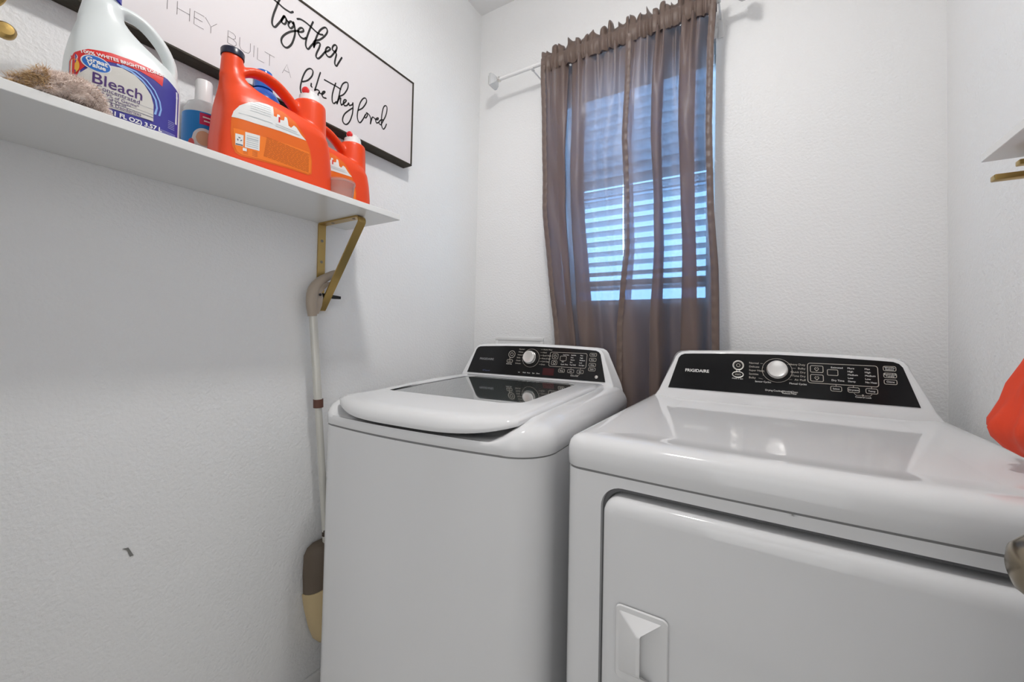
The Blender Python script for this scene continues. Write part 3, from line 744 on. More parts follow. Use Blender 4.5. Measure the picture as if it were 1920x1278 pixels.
# window opening (rounded corners) in the lid
GX, GF, GB = 0.214, 0.158, 0.566
def gl(g, z):
    base = []
    x0, x1, y0, y1 = -GX + g, GX - g, GF + g, GB - g
    for cx, cy, r, a0 in ((x1, y0, 0.055, 270), (x1, y1, 0.030, 0), (x0, y1, 0.030, 90), (x0, y0, 0.022, 180)):
        sx = -1 if cx > 0 else 1; sy = 1 if cy == y0 else -1
        ccx, ccy = cx + sx * r, cy + sy * r
        for k in range(9): a = math.radians(a0 + 90 * k / 8); base.append((ccx + r * math.cos(a), ccy + r * math.sin(a), z + 0.010 * sstep(0.05, 0.5, ccy + r * math.sin(a))))
    return base
bm = bmesh.new()
vr = [[bm.verts.new(p) for p in r] for r in lr]; n = len(lr[0])
for i in range(len(lr) - 1):
    for j in range(n): bm.faces.new((vr[i][j], vr[i][(j + 1) % n], vr[i + 1][(j + 1) % n], vr[i + 1][j]))
inner = [bm.verts.new(p) for p in gl(0, 0.9392)]
eo = [bm.edges.get((vr[-1][j], vr[-1][(j + 1) % n])) for j in range(n)]; ei = [bm.edges.new((inner[j], inner[(j + 1) % len(inner)])) for j in range(len(inner))]
bmesh.ops.triangle_fill(bm, use_beauty=True, edges=[e for e in eo + ei if e], use_dissolve=False)
low = [bm.verts.new((v.co.x * .99, v.co.y, v.co.z - 0.006)) for v in inner]
for j in range(len(inner)): bm.faces.new((inner[j], inner[(j + 1) % len(inner)], low[(j + 1) % len(inner)], low[j]))
bm.faces.new(list(reversed(vr[0])))
bm_obj('lid_frame', bm, M_app, lid, 50)
mesh_obj('lid_glass', gl(-0.001, 0.9368), [tuple(range(len(gl(0, 0))))], M_lidglass, lid)
loft('glass_seal', [gl(0.0, 0.9385), gl(0.0, 0.9370), gl(0.0035, 0.9371)], M_dark, lid, cap=False)
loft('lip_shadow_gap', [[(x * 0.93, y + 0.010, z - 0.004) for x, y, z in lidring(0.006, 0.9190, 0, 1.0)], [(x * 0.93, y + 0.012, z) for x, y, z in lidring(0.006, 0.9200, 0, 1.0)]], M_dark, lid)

S = []; T = []; S2 = []; T2 = []
S2 += [(ringp(-0.0885, 0.0800, 0.0135), 0.0018), (ringp(-0.0885, 0.0800, 0.006), 0.0014), (rrect(-0.1050, -0.0815, 0.0480, 0.0590, .004), 0.0014), ([(-0.094, 0.068), (-0.095, 0.059)], 0.0016)]
T2 += [('start', -0.0933, 0.0515, 0.006, 'CENTER')]; T += [('Hold 3 Sec', -0.0945, 0.0405, 0.0056, 'CENTER')]
for i, t in enumerate(['Normal', 'Whites', 'Heavy Duty', 'Bulky', 'Casual', 'Delicate']):
    s = 0.0990 - i * 0.0110; u = -0.0604 - i * 0.0016; T2.append((t, u, s, 0.0070, 'LEFT')); S2.append(([(u + 0.0038 * len(t) + .002, s + .002), (-0.034, s + .002)], 0.0006))
for i, t in enumerate(['Active Wear', 'Hand', 'Quick Wash', 'Rinse & Spin', 'Cold Clean', 'Drain']):
    s = 0.1010 - i * 0.0112; T2.append((t, 0.0405 - i * .0004, s, 0.0068, 'LEFT')); S2.append(([(0.030, s + .002), (0.0390, s + .002)], 0.0006))
S2.append((ringp(-0.0065, 0.0690, 0.0345), 0.0009)); S2.append((rrect(0.0690, 0.2080, 0.0425, 0.0950, 0.006), 0.0012))
S2.append((rrect(0.0795, 0.1005, 0.0705, 0.0898), 0.0012)); S2.append((rrect(0.0785, 0.0992, 0.0490, 0.0640), 0.0012)); S2.append((rrect(0.1100, 0.1330, 0.0652, 0.0820), 0.0012))
for s in (0.080, 0.0565): S2.append((ringp(0.0893, s, .0045), 0.0014))
T += [('Load Size', 0.1190, 0.0850, 0.0060, 'LEFT'), ('Soil', 0.1165, 0.0595, 0.0060, 'LEFT'), ('Cycle Time', 0.1140, 0.0500, 0.0060, 'LEFT')]
for i, t in enumerate(['Sanitize', 'Hot', 'Warm', 'Eco', 'Tap Cold']): T.append((t, 0.1500 - i * .0005, 0.0850 - i * 0.0087, 0.0060, 'LEFT'))
for i, t in enumerate(['Max', 'High', 'Medium', 'Low', 'No Spin']): T.append((t, 0.1835 - i * .0004, 0.0850 - i * 0.0087, 0.0060, 'LEFT'))
for u, t in ((0.1090, 'Temp'), (0.1435, 'Soil'), (0.1782, 'Spin')):
    S2.append((rrect(u, u + 0.0225, 0.0234, 0.0350, .003), 0.0011)); S2.append(([(u + 0.011, 0.0350), (u + 0.011, 0.0425)], 0.0008)); T.append((t, u + 0.011, 0.0270, 0.0058, 'CENTER'))
T.append(('Control Lock', 0.1695, 0.0118, 0.0052, 'CENTER')); S2.append(([(0.155, 0.021), (0.160, 0.0165), (0.166, 0.0165)], 0.0008)); S2.append(([(0.189, 0.021), (0.184, 0.0165), (0.173, 0.0165)], 0.0008))
for s, t in ((0.0862, 'Chime'), (0.0685, 'Rinse'), (0.0505, 'Delay'), (0.0349, 'Fabric')):
    S2.append((rrect(0.2180, 0.2415, s, s + 0.0108, .003), 0.0011)); T.append((t, 0.2298, s + 0.0036, 0.0054, 'CENTER'))
for u, t in ((-0.0506, 'Lid'), (-0.0320, 'Wash'), (-0.0136, 'Rinse'), (0.0075, 'Spin'), (0.0245, 'Done')): T.append((t, u, 0.0112, 0.0058, 'LEFT'))
prints('panel_lettering', Pw, S, T, M_ink, wa); prints('panel_lines', Pw, S2, T2, M_ink2, wa)
v, fc = text_geo('FRIGIDAIRE', 0.0112, 0.0001, 'LEFT', 0.0, 1.0); ux = max(p[0] for p in v); k = 0.0650 / ux
mesh_obj('brand_lettering', [Pw(-0.2300 + p[0] * k, 0.0530 + p[1], 0.0034) for p in v], fc, mat('dim_print', (0.30, 0.30, 0.31), 0.35), wa)
v, fc = text_geo('HE Top Load', 0.0062); mesh_obj('model_lettering', [Pw(-0.2080 + p[0], 0.0095 + p[1], 0.0034) for p in v], fc, mat('blue_dim_print', (0.10, 0.14, 0.30), 0.4), wa)
plathe('badge', Pw, 0.2478, 0.0150, [(0.0055, 0.002), (0.0055, 0.0036), (0.0, 0.0040)], M_chrome, wa, 20)
prints('status_display', Pw, [([(0.048, 0.022), (0.092, 0.022)], 0.026)], [], M_led, wa, 0.0029)
knob(Pw, -0.0070, 0.0690, wa)

# ================================================================== LEFT SHELF
SZ0, SZ1, SX, SY1 = 1.4243, 1.4400, 0.2441, -0.687
sh = box('wall_shelf', 0.0005, SX, -1.795, SY1, SZ0, SZ1, M_shelf, None, 0.0008, 1)
tag(sh, 'long white shelf board on the left wall carrying the cleaning bottles', 'shelf')

def tri_bracket(name, label, y0, leg, arm, group):
    """flat brass bar bent into a triangle: wall leg, shelf arm, slanting brace; local z=0 is the shelf underside"""
    root = thing(name, label, 'bracket', (0.0, y0, SZ0 - 0.0003), 0, group)
    w = 0.0235; t = 0.0042
    def corner(a, b, c, r, n=6):
        a, b, c = Vector(a), Vector(b), Vector(c); u = (a - b).normalized(); v = (c - b).normalized(); ang = u.angle(v); d = r / math.tan(ang / 2)
        cen = b + (u + v).normalized() * (r / math.sin(ang / 2)); p0 = b + u * d; p1 = b + v * d; o = []
        a0 = math.atan2(*(p0 - cen).yx); a1 = math.atan2(*(p1 - cen).yx); da = (a1 - a0 + PI) % (2 * PI) - PI
        return [(cen.x + r * math.cos(a0 + da * k / n), cen.y + r * math.sin(a0 + da * k / n)) for k in range(n + 1)]
    A, B, C = (t / 2, -t / 2), (arm, -t / 2), (t / 2 + 0.002, -leg)
    path = corner(C, A, B, 0.004) + corner(A, B, C, 0.012) + corner(B, C, A, 0.006)
    n = len(path); V = []; F = []
    for i in range(n):
        p = Vector(path[i]); tn = (Vector(path[(i + 1) % n]) - Vector(path[i - 1])).normalized(); nn = Vector((-tn.y, tn.x)) * t / 2
        for s, yy in ((1, 0), (1, w), (-1, w), (-1, 0)): V.append((p.x + nn.x * s, yy, p.y + nn.y * s))
    for i in range(n):
        for k in range(4): a = i * 4 + k; b = i * 4 + (k + 1) % 4; c = ((i + 1) % n) * 4; F.append((a, b, c + (k + 1) % 4, c + k))
    o = mesh_obj('bracket_bar', V, F, M_brass, root)
    bm = bmesh.new(); bm.from_mesh(o.data); bmesh.ops.recalc_face_normals(bm, faces=bm.faces); bm.to_mesh(o.data); bm.free(); auto(o, 30)
    for z in (-0.052, -0.115): lathe('screw', [(0.0045, 0.0), (0.0042, 0.0012), (0.0016, 0.0016), (0.0, 0.0006)], (t, w / 2, z), M_steel, root, 14, 'x')
    for x in (0.055, 0.150): lathe('screw', [(0.0, -0.0016), (0.0042, -0.0012), (0.0045, 0.0)], (x, w / 2, -t), M_steel, root, 14)
    return root
tri_bracket('shelf_bracket', 'brushed brass triangular bracket under the right end of the long left shelf', -0.7825, 0.272, 0.196, None)
tri_bracket('shelf_bracket', 'brass triangular bracket under the near end of the left shelf, beside the doorway', -1.66, 0.272, 0.196, None)

# ---- bleach jug
def jug_body(tab, nn=44):
    """stack of rounded-box rings: z, left y, right y, half thickness, squareness"""
    rings = []
    zs = [r[0] for r in tab]; fine = []
    for a, b in zip(tab, tab[1:]):
        k = max(1, int((b[0] - a[0]) / 0.006))
        for i in range(k): t = i / k; fine.append([p + (q - p) * t for p, q in zip(a, b)])
    fine.append(list(tab[-1]))
    for z, yl, yr, t, e in fine:
        r = []
        for k in range(nn):
            a = 2 * PI * k / nn; c, s_ = math.cos(a), math.sin(a)
            r.append((t * math.copysign(abs(c) ** (2 / e), c), (yl + yr) / 2 + (yr - yl) / 2 * math.copysign(abs(s_) ** (2 / e), s_), z))
        rings.append(r)
    return loft('t', rings, M_hdpe)
bl = thing('bleach_jug', 'white bleach jug with blue and red label and blue cap on the left shelf', 'jug', (0.145, -1.2575, SZ1)); bl.scale = (0.93, 1.05, 1.075)
tmp = [jug_body([(0, -.060, .071, .050, 4), (.006, -.066, .074, .055, 4.5), (.09, -.066, .074, .055, 4.5), (.108, -.0655, .0735, .054, 4), (.122, -.064, .071, .051, 3.6), (.136, -.062, .062, .047, 3.2), (.149, -.0595, .045, .042, 2.9), (.163, -.0565, .026, .036, 2.6), (.177, -.052, .010, .030, 2.4), (.191, -.048, -.001, .026, 2.2), (.205, -.0445, -.0075, .0195, 2.0), (.218, -.0435, -.0085, .0175, 2.0)]),
       lathe('t', [(0.0, 0.17), (0.030, 0.172), (0.024, 0.205), (0.0175, 0.216), (0.0175, 0.228), (0.0, 0.229)], (0, -0.026, 0), M_hdpe),
       tube('t', catmull([(0, -.026, .200), (0, -.004, .2115), (0, .022, .209), (0, .044, .193), (0, .059, .172), (0, .0665, .148), (0, .066, .105)], 5), 0.0092, M_hdpe, None, 12, 1.6)]
bj = fuse('jug_body', tmp, M_hdpe, bl, 0.0028, 7)
lathe('cap', [(0.0, 0.0), (0.0215, 0.0), (0.0215, 0.020), (0.019, 0.024), (0.0, 0.024)], (0, -0.026, 0.221), mat('bleach_cap_blue', (0.02, 0.02, 0.35), 0.3), bl)
bv = bvh_of(bj)
L0 = [(-.0700, .004), (-.0705, .086), (-.062, .0985), (-.050, .107), (-.025, .1145), (.003, .1178), (.030, .1170), (.048, .1125), (.061, .103), (.066, .098), (.0665, .004)]
decal('label', bv, [L0], M_indigo, bl, 0.0005, 0.006)
redp = [(-.0700, .040), (-.0705, .086), (-.062, .0985), (-.050, .107), (-.025, .1145), (.003, .1178), (.030, .1170), (.042, .1155), (.040, .0950), (.028, .1010), (.010, .1045), (-.010, .1035), (-.030, .098), (-.048, .086), (-.058, .070), (-.063, .050), (-.064, .036)]
decal('red_band', bv, [redp], M_red, bl, 0.0009, 0.005)
arc = lambda k, w: [(-.010 - 0 * k, .1015 + w)] 
sw = []
for off, wd in ((0.000, 0.0030), (0.0055, 0.0026)):
    outp = [(-.018 + off, .1012 + off * .3), (.000 + off, .0992 + off * .5), (.014 + off, .092 + off * .5), (.025 + off, .081 + off * .4), (.0325 + off, .068), (.035 + off, .055), (.033 + off, .043)]
    inp = [(y - wd * (0.3 + .7 * k / 6), z - wd * (1 - k / 6)) for k, (y, z) in enumerate(outp)]
    sw.append(outp + inp[::-1])
decal('blue_swoosh', bv, sw, M_ltblue, bl, 0.0012, 0.004)
crm = [(-.062, .0255), (-.063, .045), (-.058, .066), (-.047, .081), (-.030, .092), (-.012, .097), (.004, .094), (.016, .085), (.025, .072), (.029, .058), (.0295, .0300), (.000, .0285), (-.03, .0270)]
decal('cream_field', bv, [crm], M_cream, bl, 0.0013, 0.005)
decal('logo_oval', bv, [ell(-.041, .0875, .0165, .0122, 28, rot=-0.05)], M_white, bl, 0.0016, 0.005)
decal('logo_oval', bv, [ell(-.041, .0875, .0152, .0109, 28, rot=-0.05)], M_sky, bl, 0.0019, 0.005)
decal('seal', bv, [ell(-.0625, .077, .0045, .0105, 20)], M_yellow, bl, 0.0013, 0.004)
decal_text('white_lettering', bv, [('100% WHITES BRIGHTER LONGER*', -.058, .0975, .0070, .0002, 'LEFT', 0.155), ('Great', -.041, .0880, .0100, .0003, 'CENTER', 0), ('Value', -.041, .0810, .0090, .0003, 'CENTER', 0), ('121 FL OZ) 3.57 L', -.030, .0175, .0094, .0003, 'LEFT', 0.0)], M_white, bl, 0.0023)
decal_text('purple_lettering', bv, [('Bleach', -.0465, .0575, .0235, .0002, 'LEFT', 0.0), ('Concentrated', -.0405, .0500, .0092, 0, 'LEFT', 0)], M_purple, bl, 0.0018)
decal_text('small_lettering', bv, [('Kills 99.9% of Germs*', -.052, .0430, .0070, 0, 'LEFT', 0), ('99.9% of Virus**', -.045, .0375, .0068, 0, 'LEFT', 0), ('Cleans & Deodorizes', -.045, .0310, .0068, 0, 'LEFT', 0)], M_purple, bl, 0.0018)
decal('rule_line', bv, [[(-.055, z), (.029, z), (.029, z + h), (-.055, z + h)] for z, h in ((.0495, .0003), (.0405, .0004), (.0358, .0008), (.0295, .0006))], mat('rule_grey', (0.10, 0.10, 0.18), 0.5), bl, 0.0018, 0.006)
decal('small_print', bv, [[(.036, .006 + k * .0021), (.062, .006 + k * .0021), (.062, .0069 + k * .0021), (.036, .0069 + k * .0021)] for k in range(8)] + [[(.050, .029 + k * .003), (.060, .029 + k * .003), (.060, .0300 + k * .003), (.050, .0300 + k * .003)] for k in range(5)], mat('lavender_print', (0.30, 0.30, 0.55), 0.5), bl, 0.0012, 0.01)

# ---- softener bottle
so = thing('softener_bottle', 'clear bottle with white cap and blue label between bleach jug and orange jug', 'bottle', (0.052, -1.099, SZ1))
lathe('bottle_body', [(0.0, 0.0), (0.033, 0.0), (0.0365, 0.006), (0.0365, 0.130), (0.035, 0.148), (0.029, 0.163), (0.019, 0.170), (0.015, 0.172), (0.0, 0.172)], (0, 0, 0), M_frost, so)
lathe('cap', [(0.0, 0.0), (0.0165, 0.0), (0.0160, 0.045), (0.0145, 0.049), (0.0, 0.050)], (0, 0, 0.170), M_plastic, so)
def cyl_patch(name, r, a0, a1, z0, z1, m, parent, n=16, shape=None):
    V = []; F = []
    for i in range(n + 1):
        a = a0 + (a1 - a0) * i / n; h = shape(i / n) if shape else 1.0; zc = (z0 + z1) / 2
        V += [(r * math.cos(a), r * math.sin(a), zc - (zc - z0) * h), (r * math.cos(a), r * math.sin(a), zc + (z1 - zc) * h)]
        if i: b = 2 * i; F.append((b - 2, b, b + 1, b - 1))
    return mesh_obj(name, V, F, m, parent, True)
cyl_patch('label', 0.0369, -PI, PI, 0.020, 0.136, M_softblue, so, 40)
def circle(t): return math.sqrt(max(0, 1 - (2 * t - 1) ** 2))
cyl_patch('white_oval', 0.0372, -0.85, 0.35, 0.050, 0.100, M_white, so, 18, circle)
cyl_patch('pale_picture', 0.0374, -0.65, 0.1, 0.062, 0.094, mat('peach_print', (0.75, 0.45, 0.28), 0.5), so, 14, circle)
cyl_patch('pink_flower', 0.0375, -1.05, -0.70, 0.052, 0.074, mat('pink_print', (0.75, 0.12, 0.12), 0.5), so, 8, circle)
cyl_patch('magenta_tag', 0.0374, -0.50, 0.35, 0.108, 0.133, M_pinkp, so, 8)
v, fc = text_geo('Suavitel', 0.026, 0.0008)
mesh_obj('brand_lettering', [(0.0378 * math.cos(-0.85 + p[0] / 0.0378), 0.0378 * math.sin(-0.85 + p[0] / 0.0378), 0.043 + p[1]) for p in v], fc, M_purple, so)
cyl_patch('tag_print', 0.0377, -0.36, 0.2, 0.123, 0.126, M_white, so, 6); cyl_patch('tag_print', 0.0377, -0.30, 0.1, 0.115, 0.118, M_white, so, 6)

# ---- tall blue bottle behind the first orange jug
bb = thing('blue_bottle', 'tall shiny blue bottle standing behind the larger orange jug, seen through its handle', 'bottle', (0.050, -0.973, SZ1))
lathe('bottle_body', [(0.0, 0.0), (0.038, 0.0), (0.041, 0.006), (0.041, 0.225), (0.038, 0.243), (0.029, 0.258), (0.019, 0.266), (0.017, 0.270), (0.0, 0.270)], (0, 0, 0), M_bluep, bb)
lathe('cap', [(0.0, 0.0), (0.0215, 0.0), (0.0215, 0.012), (0.0200, 0.0135), (0.0200, 0.040), (0.0190, 0.044), (0.0, 0.044)], (0, 0, 0.268), mat('shiny_blue_cap', (0.01, 0.12, 0.50), 0.12, coat=0.6), bb)

# ---- orange detergent jugs
def detergent(label, loc, rz=0.0, capped=True):
    r = thing('detergent_jug', label, 'jug', loc, rz, None)
    tmp = [jug_body([(0, -.118, .120, .048, 4), (.006, -.124, .124, .055, 4.5), (.06, -.123, .123, .055, 4.5), (.10, -.120, .118, .055, 4.5), (.130, -.118, .113, .055, 4), (.146, -.1165, .106, .051, 3.6), (.157, -.1155, .092, .046, 3.2), (.165, -.115, .060, .041, 3), (.171, -.1145, .010, .036, 2.8), (.177, -.114, -.035, .033, 2.5), (.186, -.1135, -.060, .029, 2.3), (.197, -.1135, -.070, .024, 2.1), (.21, -.1135, -.073, .021, 2.0)]),
           lathe('t', [(0.0, .19), (0.0225, .192), (0.0218, .198), (0.0212, .205), (0.0195, .240), (0.0, .241)], (0, -.0935, 0), M_orange),
           lathe('t', [(0.0, .002), (0.044, .004), (0.044, .08), (0.040, .13), (0.0375, .20), (0.0365, .219), (0.034, .222), (0.0, .222)], (0.0, 0.0785, 0), M_orange),
           tube('t', catmull([(0, -.094, .178), (0, -.080, .208), (0, -.058, .2260), (0, -.030, .2320), (0, -.002, .2260), (0, .022, .212), (0, .042, .195), (0, .058, .172), (0, .066, .14)], 5), 0.0095, M_orange, None, 12, 1.8)]
    body = fuse('jug_body', tmp, M_orange, r, 0.0028, 6)
    bv = bvh_of(body)
    lathe('spout_rim', [(0.0175, 0.0), (0.0212, 0.0), (0.0216, 0.012), (0.020, 0.0145), (0.016, 0.0145), (0.016, 0.006)], (0, -.0935, .2375), M_navy, r)
    lathe('pour_collar', [(0.0, 0.0), (0.0285, 0.0), (0.0285, 0.006), (0.0245, 0.009), (0.0235, 0.020), (0.018, 0.023), (0.0, 0.023)], (0, .0785, .220), M_pump, r)
    pn = bpy.data.objects.new('push_tap', None); COL.objects.link(pn); pn.parent = r; pn.location = (0, .0785, .243); pn.rotation_euler = (0, 0, math.radians(-58))
    lathe('tap_stem', [(0.0, 0.0), (0.0125, 0.0), (0.012, 0.012), (0.0, 0.014)], (0, 0, -0.002), M_pump, pn, 18)
    box('tap_wing', -0.009, 0.009, -0.005, 0.021, -0.003, 0.004, M_pump, pn, 0.002)
    tb = lathe('tap_barrel', [(0.0, -0.014), (0.0105, -0.014), (0.0105, 0.012), (0.0, 0.012)], (0, -0.004, 0.008), M_pump, pn, 18, 'x')
    lathe('tap_button', [(0.0085, 0.010), (0.0085, 0.016), (0.006, 0.018), (0.0, 0.0185)], (0, -0.004, 0.008), M_red, pn, 18, 'x')
    lab = [(-.110, .092), (-.107, .105), (-.098, .120), (-.082, .134), (-.061, .1445), (-.033, .1500), (-.010, .1470), (.014, .136), (.036, .112), (.050, .086), (.056, .062), (.056, .032), (.048, .026), (.010, .0255), (-.094, .0165), (-.103, .021), (-.108, .035), (-.111, .062)]
    decal('label', bv, [lab], M_orlabel, r, 0.0005, 0.006)
    wh = [(-.110, .092), (-.107, .105), (-.098, .120), (-.082, .134), (-.061, .1445), (-.045, .148), (-.034, .148), (-.034, .127), (-.028, .127), (-.026, .135), (-.021, .135), (-.020, .125), (-.012, .127), (-.010, .137), (-.005, .137), (-.002, .120), (.004, .118), (.010, .126), (.016, .124), (.028, .112), (.040, .104), (-.02, .100), (-.07, .094)]
    decal('white_panel', bv, [wh], M_white, r, 0.0009, 0.005)
    decal('inner_label', bv, [[(-.107, .070), (-.060, .072), (.000, .078), (.048, .080), (.0535, .060), (.0530, .034), (.046, .0285), (.010, .0285), (-.092, .020), (-.100, .024), (-.105, .036)]], M_orlabel2, r, 0.0009, 0.006)
    rows = []; rnd = random.Random(4)
    for k in range(17):
        z = .0325 + k * .0026; a = -.052 + k * .0003; x = a
        while x < .047:
            w = rnd.uniform(.005, .014); e = min(x + w, .048); rows.append([(x, z), (e, z), (e, z + .0009), (x, z + .0009)]); x = e + .0016
    for k in range(4): rows.append([(-.090, .024 + k * .003), (-.064, .0255 + k * .003), (-.064, .0265 + k * .003), (-.090, .0250 + k * .003)])
    decal('fine_print', bv, rows, M_brownprint, r, 0.0013, 0.05)
    decal('white_tile', bv, [[(-.1035, .0365), (-.0905, .0375), (-.0905, .0605), (-.1040, .0600)], [(-.0875, .0370), (-.0605, .0395), (-.0605, .0720), (-.0878, .0690)], [(-.091, .029), (-.084, .0295), (-.084, .0355), (-.091, .035)]], M_white, r, 0.0013, 0.005)
    g = [[(-.085, .063 - k * .0042), (-.0635, .0655 - k * .0042), (-.0635, .0640 - k * .0042 - (.0012 if k == 1 else 0)), (-.085, .0615 - k * .0042 - (.0012 if k == 1 else 0))] for k in range(6)]
    g += [[(-.080, .138 - k * .005), (-.040, .142 - k * .005), (-.040, .1413 - k * .005), (-.080, .1373 - k * .005)] for k in range(5)] + [[(-.100, .104), (-.036, .110), (-.036, .109), (-.100, .103)], [(-.030, .112), (.018, .114), (.018, .113), (-.030, .111)], [(-.030, .108), (.024, .110), (.024, .109), (-.030, .107)]]
    decal('grey_print', bv, g, M_greyprint, r, 0.0016, 0.02)
    rec = []
    for k in range(3):
        a = math.radians(90 + 120 * k); c = (-.0972, .0500)
        q = [(4.2, -.42), (5.0, .42), (3.0, .55), (2.4, -.55)]
        rec.append([(c[0] + rr * .001 * math.cos(a + t), c[1] + rr * .001 * math.sin(a + t)) for rr, t in q])
    decal('recycling_mark', bv, rec + [[(-.1030, .0375), (-.0912, .0380), (-.0912, .0405), (-.1030, .0400)]], mat('dark_grey_print', (0.10, 0.12, 0.16), 0.5), r, 0.0016, 0.01)
    decal('red_picture', bv, [[(-.024, .118), (-.0205, .118), (-.0205, .130), (-.024, .130)]], M_red, r, 0.0014, 0.01)
    return r
detergent('orange detergent jug with tall spout, the nearer one, beside the clear softener bottle', (0.169, -1.0, SZ1))
detergent('orange detergent jug at the right end of the shelf, behind the pink cup', (0.073, -0.805, SZ1))
# ---- measuring cup
mc = thing('measuring_cup', 'small translucent pinkish dosing cup in front of the second orange jug', 'cup', (0.203, -0.852, SZ1))
lathe('cup_wall', [(0.0, 0.0), (0.0275, 0.0), (0.030, 0.003), (0.0345, 0.046), (0.0355, 0.047), (0.0335, 0.047), (0.0285, 0.004), (0.0, 0.003)], (0, 0, 0), M_pinkcup, mc, 32)
lathe('cup_ring', [(0.0348, 0.0), (0.0358, 0.001), (0.0358, 0.003), (0.0348, 0.004)], (0, 0, 0.040), M_pinkcup, mc, 32)

# ---- fluffy pink-beige duster head on the shelf edge
fl = thing('fluffy_cloth', 'fluffy pinkish beige cloth lying on the left shelf in front of the bleach jug', 'cloth', (0.213, -1.337, SZ1))
bm = bmesh.new(); bmesh.ops.create_icosphere(bm, subdivisions=5, radius=1.0)
for v in bm.verts:
    p = v.co.copy(); n1 = noise.noise(p * 1.7 + Vector((3, 1, 7))) ; n2 = noise.noise(p * 4.5) 
    q = Vector((p.x * 0.033, p.y * 0.048, p.z * 0.021)) * (1 + 0.34 * n1 + 0.14 * n2)
    t = p.y
    q.z += 0.0215 + 0.006 * math.sin(t * 3.0 + 0.5) - 0.008 * max(0, t) ** 2 - 0.006 * max(0, -t - .5)
    q.z = max(q.z, 0.0005); q.x = min(q.x, 0.031); q.x = max(q.x, -0.030 + 0.022 * sstep(-0.015, 0.012, q.y)); v.co = q
fb = bm_obj('cloth_body', bm, M_fluff, fl, 180)
def hairs(name, base, cnt, ln, m, parent, seed, sel=None, rad=0.00035):
    rnd = random.Random(seed); V = []; F = []; ps = [p for p in base.data.polygons if (sel is None or sel(p.center))]
    for _ in range(cnt):
        p = rnd.choice(ps); c = p.center; nr = Vector(p.normal) + Vector((rnd.uniform(-.9, .9), rnd.uniform(-.9, .9), rnd.uniform(-.3, .7))); nr.normalize()
        L = ln * rnd.uniform(.5, 1.2); e = c + nr * L * .6; f2 = e + (nr + Vector((rnd.uniform(-.6, .6), rnd.uniform(-.6, .6), -.5))).normalized() * L * .5
        s = nr.cross(Vector((rnd.random(), rnd.random(), rnd.random()))).normalized() * rad
        b = len(V); V += [c - s, c + s, e + s * .7, e - s * .7, f2]; F += [(b, b + 1, b + 2, b + 3), (b + 3, b + 2, b + 4)]
    o = mesh_obj(name, [(x[0], x[1], max(x[2], 0.0003)) for x in V], F, m, parent); o['kind'] = 'stuff'; return o
hairs('fluff', fb, 9000, 0.0065, M_fluff, fl, 1)
hairs('tan_fluff', fb, 2200, 0.013, M_fluff2, fl, 2, lambda c: c.y < -0.020 and c.z > 0.006)

# ---- brass hook on the left wall, at the picture's left edge
hk = thing('wall_hook', 'brass double hook on the left wall at the left edge of the picture', 'hook', (0, -1.405, 1.60))
box('hook_plate', 0, 0.005, -0.018, 0.018, -0.05, 0.06, M_brass, hk, 0.002)
tube('hook_arm', catmull([(0.004, 0.0, -0.01), (0.030, 0.004, -0.018), (0.055, 0.012, -0.021), (0.075, 0.020, -0.017)], 5), 0.0065, M_brass, hk, 14)
lathe('hook_tip', [(0.0, 0.0), (0.009, 0.001), (0.0125, 0.007), (0.0125, 0.016), (0.009, 0.021), (0.0, 0.022)], (0.072, 0.022, -0.022), M_brass, hk, 20, 'x')
tube('hook_arm', catmull([(0.004, 0.0, 0.030), (0.035, 0.006, 0.028), (0.060, 0.016, 0.034), (0.070, 0.022, 0.055)], 5), 0.0065, M_brass, hk, 14)

